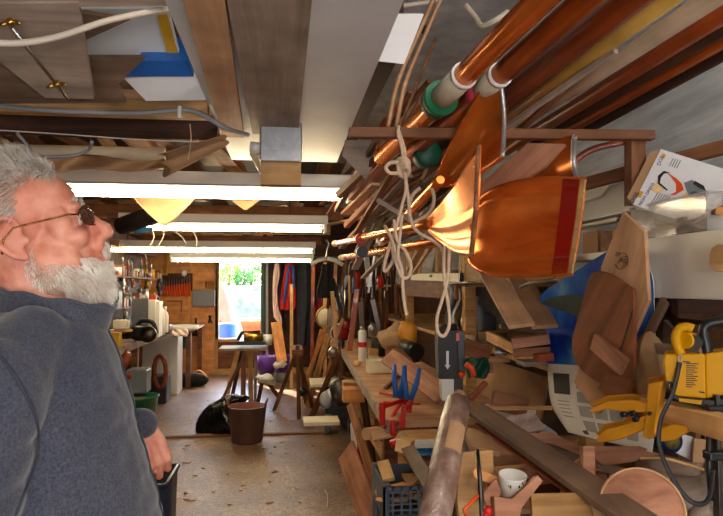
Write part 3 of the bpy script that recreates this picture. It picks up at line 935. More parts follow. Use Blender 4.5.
# blue and white box
n2 = V((0, -.7, -1))
p0 = PY(165, 85, 1.95)
t = T('storage_box', 'blue-topped white cardboard box with worn print, stored above the joists', 'box', p0)
poly('box_side', '', '', [(124, 78), (196, 75), (206, 100), (146, 101)], p0, n2, .12, 'paper', parent=t)
poly('box_top', '', '', [(126, 76), (140, 60), (188, 60), (194, 76)], p0 - V((0, 0, .002)), n2, .12, 'blue', parent=t, off=.003)
# cables
def cable(name, label, pix, r, mat, k=8, n=8, cat='cable'):
    pts = smoothpts([PY(*q) for q in pix], k)
    o = O(name, MB().tube(pts, r, n), mat); tag(o, label, cat); return o
cable('white_cable', 'thick white cable drooping across the top left', [(-20, 42, 1.3), (20, 43, 1.32), (60, 36, 1.36), (110, 20, 1.42), (160, 10, 1.5), (185, 10, 1.56)], .0072, 'cable')
cable('grey_conduit', 'grey conduit cable clipped along the tan joist to the junction box', [(-20, 104, 2.16), (30, 109, 2.16), (80, 112, 2.16), (140, 113, 2.16), (185, 110, 2.16), (205, 116, 2.15), (225, 128, 2.16), (248, 135, 2.28)], .0085, 'conduit')
o = O('cable_clip', MB().box(PY(180, 112, 2.155), (.014, .03, .036), bev=.003), 'white'); tag(o, 'small white clip holding the grey conduit to the joist', 'clip')
cable('thin_wire', 'thin pale wire stretched across the dark gap below the tan joist', [(-20, 129, 2.1), (60, 134, 2.12), (130, 139, 2.16), (196, 142, 2.2)], .0022, 'cable')
cable('grey_cord_drop', 'grey cord dropping at the upper left behind the hair', [(17, 133, 2.2), (28, 146, 2.24), (38, 156, 2.3), (70, 156, 2.35), (88, 150, 2.35), (92, 142, 2.3)], .006, 'conduit')
cable('hanging_string', 'string loop tied at the right end of the dark gap', [(190, 124, 2.1), (191, 140, 2.1), (188, 160, 2.12)], .002, 'rope')
cable('white_rod', 'white painted rod crossing above the grey panel edge at the top', [(388, 8, 2.1), (440, 1, 2.0)], .008, 'cable')
plank('dark_board', 'dark red-brown board filling the gap below the tan joist', 'board', (XL, 2.47, 2.125), (-.27, 2.47, 2.125), .02, .10, 'dark')
# pipe and draped paper behind the head
o = O('cream_pipe', MB().tube([PY(-20, 151, 2.55), PY(165, 155, 2.6)], .03, 16), 'cream'); tag(o, 'cream-coloured pipe across the shop above the nearest light', 'pipe')
def drapef(u, v):
    x = -10 + 175*u; y = 158 + 12*v + 3*math.sin(u*9) + 5*math.sin(u*3+1)*v
    return PY(x, y, 2.48 + .06*math.sin(u*14 + v*2) - .05*v)
o = O('draped_sheet', MB().grid(drapef, 30, 6, thick=.004), 'card'); tag(o, 'crumpled tan paper sheet draped in front of the cream pipe', 'paper sheet')
def roll(u, v):
    a = v*PI*1.5; r = .022 + .022*(1-u)
    c = PY(163 + 60*u, 165 - 24*u, 2.34); ax = (PY(223, 141, 2.34) - PY(163, 165, 2.34)).normalized()
    s = ax.cross(V((0, 1, 0))).normalized()
    return c + s*math.cos(a)*r + V((0, 1, 0))*math.sin(a)*r + ax*.02*math.sin(a*2)
o = O('paper_scroll', MB().grid(roll, 8, 22, thick=.003), 'card'); tag(o, 'loosely rolled brown paper left of the junction box', 'paper')
o = O('pipe_stub', MB().tube([PY(254, 153, 2.5), PY(264, 172, 2.62)], [.019, .019], 14), 'cream'); tag(o, 'short open pipe stub left of the wooden block', 'pipe')
# hanging paper tip under the nearest light
def tip(u, v):
    x = 132*(1-u) + 197*u; w = abs(u-.5)*2
    y = 196 + v*(30 - 30*w**1.3) 
    return PY(x, y, 3.42 + .05*math.sin(u*5) - .06*v)
o = O('hanging_paper', MB().grid(tip, 16, 8, thick=.004), 'card'); tag(o, 'tan pointed paper flap hanging below the nearest light', 'paper')
def tip2(u, v):
    x = 232*(1-u) + 262*u; w = abs(u-.45)*2
    return PY(x, 200 + v*max(0, 11*(1-w)), 3.5)
o = O('hanging_paper', MB().grid(tip2, 10, 3, thick=.004), 'card'); tag(o, 'small tan paper flap beyond the middle of the nearest light', 'paper')
o = O('cardboard_tube', MB().tube([PY(122, 226, 4.2), PY(160, 212, 3.9), PY(175, 206, 3.75)], .058, 18), 'rubber'); tag(o, 'dark thick tube end poking out beside the tip of the nose', 'tube')
o = O('hanging_rag', MB().grid(lambda u, v: PY(135+18*u, 227+7*v*(1-u*.5), 4.3), 4, 3, thick=.005), 'cyan'); tag(o, 'scrap of blue plastic under the dark tube', 'scrap')
# loose hanging cord between the lights
for i, (x0, y0, x1, y1, Y) in enumerate([(152, 228, 150, 246, 5.4), (163, 226, 158, 246, 5.4), (172, 230, 186, 244, 5.6), (191, 228, 196, 248, 5.6)]):
    o = O('hanging_wire', MB().tube(smoothpts([PY(x0, y0, Y), PY((x0+x1)/2+3, (y0+y1)/2, Y), PY(x1, y1, Y)], 5), .006, 6), 'cable')
    tag(o, 'loose pale wire dangling between the second and third lights', 'wire', group='loose wires between the lights')
# scrap timber stored over the joists
mats = ['pine', 'tan', 'pink', 'brown', 'greyb', 'pine', 'greyd']
for k in range(9):
    x = -2.25 + k*.32 + R(-.05, .05)
    plank('stored_plank', 'long plank laid lengthwise over the joists beyond the first light', 'plank', (x, 3.65, 2.272), (x+R(-.12, .12), 9.6, 2.272), R(.08, .15), .022, ['pine', 'tan', 'brown'][k % 3], group='long planks over the joists', bev=0)
for k in range(74):
    y = R(4.1, 9.6); x = R(-2.3, .45); a = random.choice((R(-.3, .3), R(1.1, 1.9), R(.4, 1.0), R(2.0, 2.6)))
    L = R(.3, .9); z = 2.30 + k*.0012
    d = V((math.cos(a), math.sin(a), 0)) * L/2
    if abs(x) + abs(d.x) > 2.5: d.x *= .3
    plank('timber_scrap', 'short timber offcut stored across the joists beyond the first light', 'offcut', V((x, y, z)) - d, V((x, y, z)) + d, R(.04, .16), R(.015, .04), random.choice(mats), group='timber offcuts above the joists', bev=0)
for k in range(12):
    y = R(3.2, 3.9); x = R(-1.8, -.3)
    plank('stored_board', 'board stored lengthwise over the nearest joists on the left', 'board', V((x, 2.38, 2.257 + .021*k)), V((x+R(-.3, .3), y+.6, 2.257 + .021*k)), R(.06, .14), .02, random.choice(mats), group='boards over the nearest joists')
# grey-white box and sheets seen past the right of the panel
poly('white_carton', 'white carton stored past the right edge of the grey panel, top centre', 'carton', [(383, 14), (424, 14), (404, 64), (376, 61)], PY(400, 40, 1.75), V((0, -1, -.5)), .05, 'paper')
poly('clear_sheet', 'translucent plastic sheet hanging past the right end of the nearest light', 'plastic sheet', [(345, 140), (386, 140), (366, 180), (342, 156)], PY(365, 155, 2.5), V((-.2, -1, -.2)), .004, 'greyb')
o = O('wire_bundle', MB().tube(smoothpts([PY(466, 6, 2.4), PY(476, 18, 2.35), PY(482, 26, 2.3), PY(496, 20, 2.25), PY(508, 12, 2.25)], 6), .012, 7), 'cable'); tag(o, 'dusty cobwebbed wire looped under the dark beam', 'wire')
# thin strips leaning from the bar to the ceiling
for i, (a, b, w, mt, lb) in enumerate([
    ((388, 128, 1.88), (436, -6, 1.75), .016, 'tan', 'left of two bent tan laths rising from the bar'),
    ((396, 128, 1.90), (443, -6, 1.80), .016, 'tan', 'right of two bent tan laths rising from the bar'),
    ((400, 126, 2.0), (436, 38, 2.15), .014, 'brown', 'short brown rod beside the two tan laths'),
    ((376, 150, 2.2), (402, 96, 2.4), .02, 'mahog', 'reddish stick left of the tan laths')]):
    A, Bv = PY(*a), PY(*b)
    bend = V((-.02, 0, 0)) if i < 2 else V((0, 0, 0))
    o = O('wood_strip', MB().tube(smoothpts([A, A*.66+Bv*.34+bend, A*.33+Bv*.67+bend*.6, Bv], 5), w/2, 4, flat=.5), mt); tag(o, lb, 'lath')
# ================================================================ OARS AND THE RACK
# the bar
a, b = PY(349, 133, 1.8), PY(653, 135.5, 1.8)
plank('rack_bar', 'long brown wooden bar carrying the oar shafts across the rack', 'bar', a, b, .03, .030, 'brown')
pb = PY(635, 206, 1.86)
plank('rack_post', 'upright brown post under the right end of the rack bar', 'post', PY(635, 141, 1.84), pb, .05, .045, 'brown', up=V((0, 1, 0)))
plank('rack_rail', 'angled brown rail behind the post, running to the right edge', 'rail', PY(562, 190, 2.3), PY(740, 143, 1.75), .03, .045, 'brown')
o = O('bent_strip', MB().tube(smoothpts([PY(574, 162, 1.95), PY(594, 149, 1.92), PY(640, 139, 1.86)], 6), .012, 5, flat=.35), 'mahog'); tag(o, 'thin bent dark strip under the right end of the bar', 'lath')

# shafts laid over the bar: all share one direction in space
DV = V((-.1435, 1, -.0919)).normalized()
def shaft_line(x0, dz=0):
    """axis point above y=0 of the frame at x0"""
    return PY(x0, 0, 1.17) + V((0, 0, dz))
def along(c, Y): return c + DV * ((Y - c.y) / DV.y)
def shaft(name, label, x0, r, mat, yf, yn=-.5, cat='shaft', tip=None, parent=None, dz=0):
    c = shaft_line(x0, dz)
    ys = [yn, .4, 1.2, yf]
    rr = [r]*4
    if tip: ys = [yn, .6, 1.1, 1.45, yf]; rr = [r, r, r*.95, r*.8, r*tip]
    m = frame(DV, V((0, 0, 1)), along(c, 1.0))
    mi = m.inverted()
    mb = MB().tube([mi @ along(c, y) for y in ys], rr, 18)
    o = O(name, mb, mat, parent, m, center=False)
    if parent is None: tag(o, label, cat)
    return o
c = shaft_line(540)
t = T('oar_shaft', 'glossy varnished oar shaft with a green collar, nearest the left', 'oar', along(c, 1.9))
shaft('shaft', '', 540, .030, 'varn', 2.25, parent=t)
yc = 1.80
O('sleeve', MB().tube([along(c, 1.53), along(c, 1.70)], .0335, 20), 'sleeve', t, label='off-white leather sleeve')
O('collar', MB().tube([along(c, 1.675), along(c, 1.70)], .050, 26), 'green', t, label='round green collar')
O('collar_rim', MB().tube([along(c, 1.70), along(c, 1.73)], [.045, .045], 26), 'teal', t)
O('whipping', MB().tube([along(c, 1.525), along(c, 1.538)], .0355, 20), 'white', t)
c = shaft_line(585)
t = T('oar_shaft', 'glossy varnished oar shaft with a pink collar, second from the left', 'oar', along(c, 1.9))
shaft('shaft', '', 585, .028, 'varnd', 2.2, parent=t)
O('sleeve', MB().tube([along(c, 1.53), along(c, 1.66)], .031, 20), 'sleeve', t, label='off-white leather sleeve')
O('collar', MB().tube([along(c, 1.63), along(c, 1.67)], .037, 24), 'pinkc', t, label='pink collar')
O('whipping', MB().tube([along(c, 1.525), along(c, 1.54)], .033, 20), 'white', t)
shaft('oar_shaft', 'plain red-brown varnished shaft between the pink-collared oar and the yellow pole', 631, .030, 'varnr', 2.3, cat='oar')
shaft('boat_pole', 'smooth yellow pole in the middle of the overhead stack', 668, .020, 'yellowpole', 2.25, cat='pole')
shaft('boat_pole', 'pale tapering pole with worn yellow patches overhead', 709, .026, 'palepole', 1.95, cat='pole', tip=.35)
for i, (x0, r, mt, lb) in enumerate([
    (746, .022, 'varnr', 'red-brown spar just below the pale tapering pole'),
    (771, .017, 'dark', 'dark thin spar, second below the pale pole'),
    (795, .018, 'varnd', 'orange-brown spar, second from the bottom right of the overhead stack'),
    (822, .018, 'dark', 'dark lowest spar of the overhead stack, against the concrete')]):
    shaft('spar', lb, x0, r, mt, 2.2, cat='spar')
shaft('spar', 'dark spar lying on top between the two collared oars', 563, .016, 'dark', 2.3, cat='spar', dz=.035)
shaft('spar', 'dark red spar lying high between the plain shaft and the yellow pole', 655, .022, 'varnr', 2.1, cat='spar', dz=.055)
c1, c2 = PY(616, 51, 1.35), PY(470, 152, 1.95)
plank('square_batten', 'thin grey-brown batten with a cut end between the yellow and pale poles', 'batten', c1, c2, .014, .014, 'greyb')
plank('square_batten', 'brown batten crossing under the pale pole tip near the bar', 'batten', PY(560, 92, 1.6), PY(500, 150, 2.0), .018, .012, 'brown')

# spoon-bladed oars hung in the rope below the bar
def catm(P, u):
    n = len(P)-1; k = min(int(u*n), n-1); t = u*n-k
    p0, p1, p2, p3 = P[max(k-1, 0)], P[k], P[k+1], P[min(k+2, n)]
    return .5*((2*p1)+(p2-p0)*t+(2*p0-5*p1+4*p2-p3)*t*t+(3*p1-p0-3*p2+p3)*t**3)
def oar(label, top, bot, endp, away, sag, matb='varn', edge='galv', er=.0055, r0=.018, r1=.016, stripe=None, rim=None, tipbow=0, th=.008):
    """spoon blade between a top and a bottom edge (both real 3-D curves, root to tip), hollowed by sag(u,v) along `away`"""
    A = [PY(*q) for q in top]; B_ = [PY(*q) for q in bot]; end = V(endp); away = V(away).normalized()
    root = (A[0]+B_[0])/2; tipc = (A[-1]+B_[-1])/2; ax = (tipc-root).normalized()
    t = T('oar', label, 'oar', root)
    def fn(u, v):
        a, b = catm(A, u), catm(B_, u)
        return a*(1-v)+b*v + away*sag(u, v) + ax*tipbow*math.sin(PI*v)*u**3
    m = frame(ax, V((0, 0, 1)), root); mi = m.inverted()
    loc = lambda u, v: mi @ fn(u, v)
    bl = O('blade', MB().grid(loc, 26, 20, thick=-th), matb, t, m, center=False)
    mid = [loc(1, v/18) for v in range(19)]
    nn = (mi.to_3x3() @ away)
    O('blade_edge', MB().tube([p + nn*th*.5 for p in mid], er, 8), edge, bl, m, center=False)
    lift = -nn*.002
    if stripe: O('painted_stripe', MB().grid(lambda u, v: loc(stripe[0]+(stripe[1]-stripe[0])*u, v)+lift, 5, 20), 'rededge', bl, m, center=False, label='dark red painted stripe')
    if rim: O('pale_tip', MB().grid(lambda u, v: loc(rim+(1-rim)*u, v)+lift, 3, 20), 'pine', bl, m, center=False, label='pale yellow tip strip')
    d = (root-end).normalized()
    O('shaft', MB().tube([root + d*.06, root, root*.5+end*.5, end], [r0*.7, r0, (r0+r1)/2, r1], 16), matb, t)
    O('grip', MB().tube([end, end - d*.10], [.0165, .0175], 14), 'palepole', t)
    return t
def sagC(u, v):
    lip = max(0, (v-.80)/.20)
    return .075*min(1, u*1.8)*(1-lip**1.6)*(1-max(0, (.12-v)/.12)**2*.5)
oar('large varnished spoon blade with a dark red stripe and yellow tip edge, nearest and lowest',
    [(462, 232, 1.90), (476, 200, 1.74), (500, 184, 1.60), (540, 176, 1.47), (586, 177, 1.34)],
    [(464, 244, 1.90), (470, 264, 1.72), (492, 274, 1.58), (530, 275, 1.45), (572, 273, 1.33)],
    PY(346, 257, 3.3), (.45, 1, 0), sagC, edge='pine', er=.003, stripe=(.865, .955), rim=.962, tipbow=.004)
def sagB(u, v):
    ridge = math.exp(-((v-.62)/.07)**2)
    return .055*u*(math.sin(PI*min(1, v/.62))*.25 if v < .62 else math.sin(PI*(v-.62)/.38)*.95) - .004*ridge
oar('copper-bright spoon blade seen almost end on, its tip edge upright in the middle',
    [(424, 222, 1.88), (440, 203, 1.72), (460, 175, 1.54), (478, 145, 1.38)],
    [(425, 228, 1.88), (440, 242, 1.72), (455, 252, 1.54), (471, 255, 1.38)],
    PY(338, 243, 3.3), (.3, 1, 0), sagB, edge='brown', er=.0055, tipbow=.012)
def sagA(u, v): return .06*min(1, u*1.5)*math.sin(PI*v)**.8
oar('tall orange varnished blade with a silver tip edge, reaching above the bar',
    [(434, 182, 1.90), (448, 150, 1.78), (470, 108, 1.64), (497, 65, 1.52)],
    [(438, 187, 1.90), (457, 184, 1.78), (480, 172, 1.64), (502, 157, 1.52)],
    PY(384, 240, 3.0), (.5, 1, .2), sagA, edge='galv', er=.006, tipbow=.008)
oar('amber blade half hidden behind the others, only its silver-edged tip showing right of the plank',
    [(505, 180, 2.05), (530, 152, 1.93), (555, 140, 1.82), (575, 136, 1.73)],
    [(505, 186, 2.05), (530, 196, 1.93), (560, 196, 1.82), (580, 184, 1.73)],
    PY(430, 205, 3.2), (.3, 1, 0), sagA, edge='galv', er=.008)
poly('flat_plank', 'unvarnished pinkish plank wedged between the upper blades', 'plank', [(528, 143), (565, 144), (545, 166), (470, 215), (462, 200)], PY(520, 165, 1.71), V((-.8, -1, .2)), .015, 'pink', grain=.7)
# straps on the handles
for i, (x, y, mt, lb) in enumerate([(361, 238.5, 'red', 'red strap round the upper oar handle'), (362, 252, 'black', 'black strap round the lower oar handle')]):
    c = PY(x, y, 2.75)
    ax = (PY(338, 243, 3.3) - PY(418, 226, 1.85)).normalized()
    o = O('strap', MB().tube([c - ax*.02, c + ax*.02], .025, 16), mt); tag(o, lb, 'strap')

# green ring and brown clutter beyond the bar
c = PY(430, 152, 2.1)
t = T('plastic_cup', 'green plastic cup-shaped cap just behind the bar, below the green collar', 'cap', c)
O('cup', MB().lathe([(0, 0), (.044, 0), (.05, .02), (.046, .06), (.040, .06), (.038, .015), (0, .012)], frame(DV, V((0, 0, 1)), c) @ RY(PI/2), 22), 'teal', t)
# bundle of sticks stored lengthwise beyond the bar
ends = []
for k in range(46):
    px, py = R(352, 470), R(150, 232)
    Y = R(2.5, 4.2)
    A = PY(px, py, Y)
    if A.z > 2.5: continue
    L = R(.5, 1.5)
    sl = V((R(.05, .5), -1, R(.05, .55))).normalized()
    Bv = A + sl*L*.5; A2 = A - sl*L*.5
    if Bv.y < 2.15: continue
    mt = random.choice(['brown', 'dark', 'mahog', 'tan', 'brown', 'pink', 'greyd', 'greyb'])
    plank('stored_stick', 'long narrow stick in the bundle stored beyond the rack bar', 'stick', A2, Bv, R(.015, .05), R(.012, .03), mt, group='bundle of sticks beyond the rack bar', bev=0)
for i, (a, b, w, mt, lb) in enumerate([
    ((345, 214, 3.2), (376, 184, 2.9), .05, 'tan', 'tan stick end pointing out beside the nearest light'),
    ((378, 200, 2.0), (436, 236, 1.9), .022, 'greyb', 'grey-brown stick poking through the hanging rope'),
    ((350, 212, 3.4), (420, 200, 3.3), .05, 'greyd', 'grey board lying level behind the rope knot'),
    ((300, 230, 6.2), (372, 216, 4.4), .06, 'pine', 'pale offcut reaching past the second light'),
    ]):
    plank('stick', lb, 'stick', PY(*a), PY(*b), w, .015, mt)

# ropes
def rope(label, pix, r=.0048, group=None):
    o = O('rope', MB().tube(smoothpts([PY(*q) for q in pix], 7), r, 8), 'rope'); tag(o, label, 'rope', group); return o
t = T('hanging_rope', 'pale rope knotted over the bar, its loops hanging in front of the oars', 'rope', PY(400, 165, 1.75))
def rp(pix, nm='rope_strand', r=.0048, closed=False):
    O(nm, MB().tube(smoothpts([PY(*q) for q in pix], 7, closed), r, 8, closed=closed), 'rope', t)
rp([(399, 126, 1.77), (398, 134, 1.765), (402, 150, 1.76), (403, 166, 1.75)])
rp([(397, 126, 1.83), (400, 134, 1.77), (405, 152, 1.765), (405, 168, 1.75)])
for k in range(4):
    rp([(398+k, 160+k*3, 1.74), (404+k, 158+k*3, 1.72), (409, 163+k*3, 1.735), (405, 168+k*3, 1.75), (399, 165+k*3, 1.745)], 'knot_turn', .006, True)
rp([(399, 162, 1.74), (390, 163, 1.73), (386, 168, 1.73), (390, 173, 1.73), (400, 173, 1.74)], 'knot_loop', .0058)
rp([(405, 172, 1.74), (406, 190, 1.72), (402, 205, 1.70), (397, 225, 1.70), (390, 245, 1.72), (384, 266, 1.74), (386, 271, 1.74), (392, 262, 1.74), (397, 245, 1.72), (400, 232, 1.7)])
rp([(405, 172, 1.74), (408, 195, 1.72), (411, 220, 1.70), (418, 232, 1.68), (432, 240, 1.66), (440, 246, 1.68)])
rp([(402, 215, 1.7), (400, 235, 1.68), (398, 255, 1.68), (402, 270, 1.68), (403, 290, 1.68), (405, 308, 1.68), (407, 315, 1.68)])
rp([(394, 220, 1.7), (397, 240, 1.68), (406, 252, 1.68), (411, 266, 1.68), (408, 277, 1.68), (401, 276, 1.68), (396, 262, 1.69), (392, 246, 1.7)])
rp([(385, 226, 1.74), (392, 240, 1.7), (398, 262, 1.68)])
t = T('hanging_rope', 'long pale rope loop hanging below the copper blade', 'rope', PY(446, 300, 1.75))
rp([(447, 232, 1.72), (444, 252, 1.72), (444, 275, 1.72), (446, 292, 1.72), (449, 310, 1.72), (449, 326, 1.72), (444, 336, 1.72), (438, 332, 1.72), (437, 318, 1.72), (442, 300, 1.72), (448, 278, 1.72), (449, 255, 1.72), (450, 236, 1.72)])
t = T('rope_loop', 'loop of white cord looped under the oar shafts left of the copper blade', 'rope', PY(425, 200, 1.95))
rp([(432, 188, 1.9), (434, 200, 1.9), (430, 212, 1.9), (420, 219, 1.9), (412, 222, 1.9), (409, 210, 1.9), (412, 196, 1.9), (420, 188, 1.9)], r=.006)
# ================================================================ RIGHT SIDE: RACK, SHELVES, BENCHES
RF = 1.10
nX = V((-1, 0, 0))
# posts of the racking
for i, (y, lb) in enumerate([(2.22, 'rack post standing behind the wall calendar'), (3.75, 'rack post at the near end of the brown fascia'), (5.6, 'rack post at the far end of the brown fascia'), (7.5, 'farthest rack post, by the hanging tools')]):
    bx('rack_upright', lb, 'post', RF, RF+.07, y-.035, y+.035, 0, 1.9 if i else 1.46, 'pine', group='uprights of the timber rack')
bx('lower_shelf', 'long tan shelf board at bench height on the right wall', 'shelf', RF+.0, XR, 2.45, 7.6, 1.145, 1.17, 'pine')
bx('upper_shelf', 'upper shelf board carrying upright offcuts on the right', 'shelf', RF+.0, XR, 2.3, 7.6, 1.50, 1.525, 'brown')
# fascias
plank('shelf_fascia', 'brown fascia board with a spirit level on it, right of the hanging rope', 'board', (RF-.012, 3.85, 1.515), (RF-.012, 5.55, 1.515), .02, .19, 'brown')
plank('shelf_fascia', 'tan fascia board behind the big striped blade', 'board', (RF-.012, 2.25, 1.575), (RF-.012, 3.62, 1.575), .02, .11, 'pine')
plank('shelf_fascia', 'yellowish shelf edge board sloping behind the stacked planks', 'board', PX(488, 336, RF-.02), PX(574, 377, RF-.02), .02, .05, 'pine')
# spirit level
t = T('spirit_level', 'short yellow-green spirit level on the brown fascia', 'spirit level', PX(436, 278, RF-.03))
a, b = PX(412, 277, RF-.035), PX(461, 277.5, RF-.035)
O('level_body', MB().box((0, 0, 0), ((b-a).length, .022, .055), bev=.003), 'cream', t, frame(b-a, V((0, 0, 1)), (a+b)/2), label='pale green-yellow level body')
O('end_cap', MB().box(b, (.024, .03, .058), bev=.002), 'black', t)
O('vial', MB().tube([(a+b)/2 + V((-.014, -.03, .008)), (a+b)/2 + V((-.014, .03, .008))], .008, 8), 'glue', t)
# steel rail under the tan fascia
o = O('steel_rail', MB().tube([PX(448, 283, RF-.05), PX(482, 282, RF-.05)], .006, 8), 'steel'); tag(o, 'thin steel rod sticking out under the tan fascia', 'rod')
# upright offcuts on the upper shelf
for k in range(34):
    y = 3.0 + k*.125 + R(-.03, .03); h = R(.22, .5); x = R(1.16, 1.5)
    plank('upright_offcut', 'upright timber offcut standing on the upper shelf', 'offcut', (x, y, 1.53), (x+R(-.03, .06), y+R(-.04, .04), 1.53+h), R(.03, .09), R(.015, .035), random.choice(['pine', 'tan', 'brown', 'pine', 'greyb', 'dark']), up=V((-1, 0, 0)), group='offcuts standing on the upper shelf', bev=0)
# back panelling of the rack
bx('rack_back_board', 'dark boarding at the back of the timber rack', 'boarding', XR-.03, XR-.002, 2.2, 10.9, .0, 1.55, 'deck')

# ---- white shelf unit
wa, wb = PX(647, 240, RF-.02), PX(740, 236, RF-.02)
t = T('white_shelf', 'white melamine shelf box with a bare edge, under the clear tub', 'shelf', V((RF, (wa.y+wb.y)/2, 1.47)))
z0, z1 = 1.468, 1.645
y1, y0 = wa.y, 1.10
O('front_panel', MB().bbox(RF-.02, RF, y0, y1, z0, z1, bev=.002), 'whitemel', t)
O('top_panel', MB().bbox(RF, RF+.42, y0, y1, z1-.02, z1, bev=.002), 'whitemel', t)
O('end_panel', MB().bbox(RF, RF+.42, y1-.02, y1, z0, z1-.02, bev=.002), 'whitemel', t)
O('rear_leg', MB().bbox(RF+.38, RF+.42, y1-.06, y1-.0, .9, z0), 'greyp', t)
O('rear_leg', MB().bbox(RF+.38, RF+.42, y0, y0+.06, .9, z0), 'greyp', t)
O('bracket', MB().bbox(RF+.02, XR, 1.66, 1.69, z0-.045, z0-.005), 'dark', t)
bx('rack_shelf', 'shelf top beside the white shelf box, carrying small boxes', 'shelf', RF+.02, XR, y1+.01, 2.42, 1.60, 1.625, 'whitemel')

# ---- clear plastic tub
M['clear'] = plain('clear_plastic', sr(196, 190, 182), .12, var=.05, alpha=.42, coat=.3)
cy0, cy1 = 1.50, 1.86
t = T('plastic_tub', 'clear plastic tub of small wooden parts on the white shelf', 'tub', (1.22, 1.66, z1))
tub = MB()
X0, X1 = 1.10, 1.34
for (a0, a1, b0, b1) in ((X0, X0+.004, cy0, cy1), (X1-.004, X1, cy0, cy1)): tub.bbox(a0, a1, b0, b1, z1+.002, z1+.105)
tub.bbox(X0, X1, cy0, cy0+.004, z1+.002, z1+.105); tub.bbox(X0, X1, cy1-.004, cy1, z1+.002, z1+.105); tub.bbox(X0, X1, cy0, cy1, z1+.001, z1+.005)
O('tub_wall', tub, 'clear', t)
O('tub_rim', MB().tube([(X0, cy0, z1+.105), (X0, cy1, z1+.105), (X1, cy1, z1+.105), (X1, cy0, z1+.105)], .004, 6, closed=True), 'clear', t)
for k in range(26):
    p = V((R(X0+.03, X1-.03), R(cy0+.04, cy1-.04), z1+R(.016, .05)))
    d = V((R(-1, 1), R(-1, 1), R(-.2, .2))).normalized()*R(.02, .04)
    plank('wooden_part', 'small wooden part lying in the clear tub', 'wood piece', p-d, p+d, R(.012, .03), R(.006, .014), random.choice(['brown', 'pine', 'mahog', 'greyd']), group='wooden parts in the clear tub', bev=0)
plank('wooden_part', 'reddish flat piece sticking up at the right end of the clear tub', 'wood piece', (1.12, 1.44, z1+.06), (1.14, 1.60, z1+.035), .03, .012, 'mahog')
plank('wooden_part', 'orange-brown block end on the white shelf at the right photo edge', 'wood piece', PX(718, 211, 1.09), PX(735, 212, 1.11), .03, .02, 'orange')
# small items just left of the tub
t = T('glass_jar', 'pale jar with a dark lid and a yellow tag left of the clear tub', 'jar', (1.13, 1.965, 1.626))
c = PX(640, 215, 1.14)
O('jar_body', MB().lathe([(0, 0), (.05, 0), (.052, .01), (.052, .085), (.045, .098), (0, .098)], TR(1.16, 1.955, 1.626), 20), 'clear', t)
O('lid', MB().lathe([(0, .098), (.048, .098), (.048, .112), (0, .112)], TR(1.16, 1.955, 1.626), 20), 'dsteel', t)
O('yellow_tag', MB().bbox(1.092, 1.098, 1.93, 1.96, 1.65, 1.69), 'tape', t)
for i, (px, py0, py1, w, mt, lb) in enumerate([(590, 217, 241, .085, 'card', 'brown carton on the shelf end beside the striped blade'), (606, 215, 238, .06, 'pink', 'pinkish wooden block between the carton and the winged template')]):
    c = PX(px, py1, 1.16)
    bx('small_carton' if i == 0 else 'wooden_block', lb, 'carton' if i == 0 else 'wood block', 1.16, 1.26, c.y-w/2*1.4, c.y+w/2*1.4, 1.626, 1.626+(py1-py0)/620*c.y, mt)
# white moulded tray leaning at the back
t = T('moulded_tray', 'white moulded plastic tray leaning against the wall behind the striped blade', 'tray', PX(600, 210, 1.5))
A = PX(576, 216, 1.45); Bp = PX(622, 211, 1.40)
wy = abs(A.y - Bp.y)
O('tray_body', MB().bbox(1.42, 1.45, 2.30, 3.05, 1.78, 1.98, bev=.01), 'whitemel', t)
O('tray_rim', MB().tube([(1.415, 2.34, 1.95), (1.415, 2.55, 1.95), (1.415, 2.62, 1.91), (1.415, 2.95, 1.91), (1.415, 3.02, 1.81), (1.415, 2.34, 1.81)], .008, 8, closed=True), 'whitemel', t)

# ---- goggles box
b0, b1 = PY(641, 205, 1.82), PY(655, 152, 1.80)
def boxplane():
    P0 = PY(680, 185, 1.72)
    n = V((-.62, -.72, .25)).normalized()
    return P0, n
P0, nb = boxplane()
box_pts = [(633, 204), (661, 149), (723+40, 167), (723+25, 226), (660, 212)]
gb = T('goggles_box', 'white carton printed with orange safety goggles and a grey tool, propped on the tub', 'box', PP(680, 205, P0, nb))
poly('box_front', '', '', [(633, 204), (661, 149), (778, 186), (757, 243), (655, 213)], P0, nb, .055, 'paper', parent=gb)
s1 = [(657, 151), (661, 149), (635, 205), (631, 203)]
poly('box_edge', '', '', [(650, 152), (661, 149), (634, 204), (627, 197)], P0 + nb*-.004, nb, .05, 'card', parent=gb, off=-.002)
def dec(name, pts, mat, parent, P, n, lift=.0012, label=None, grain=0):
    return poly(name, label, '', pts, P, n, .0008, mat, parent=parent, off=lift, grain=grain)
dec('printed_goggles', [(659, 176), (664, 172), (670, 176), (676, 184), (676, 192), (670, 195), (662, 194), (667, 188), (660, 184)], 'paper', gb, P0, nb, .0016)
dec('orange_panel', [(668, 173), (677, 179), (682, 184), (684, 190), (675, 195), (668, 195), (669, 184)], 'orangep', gb, P0, nb, .0014)
dec('goggle_outline', [(658, 176), (664, 171), (670, 173), (664, 174), (661, 178), (660, 183), (668, 190), (667, 191), (658, 184)], 'ink', gb, P0, nb, .0022)
M['peach'] = plain('print_peach', sr(240, 202, 150), .6, var=.1, scale=30)
dec('peach_patch', [(650, 190), (658, 181), (664, 189), (658, 194)], 'peach', gb, P0, nb)
dec('peach_patch', [(681, 196), (690, 190), (698, 199), (688, 206)], 'peach', gb, P0, nb)
dec('tool_body', [(684, 183), (692, 180), (703, 186), (709, 195), (702, 200), (692, 199), (687, 192)], 'greyp', gb, P0, nb, .0016, label='grey printed tool')
dec('tool_grip', [(695, 181), (704, 186), (706, 191), (699, 188), (693, 184)], 'ink', gb, P0, nb, .0022)
dec('tool_mouth', [(690, 193), (695, 191), (700, 194), (699, 198), (693, 198)], 'crate', gb, P0, nb, .0022)
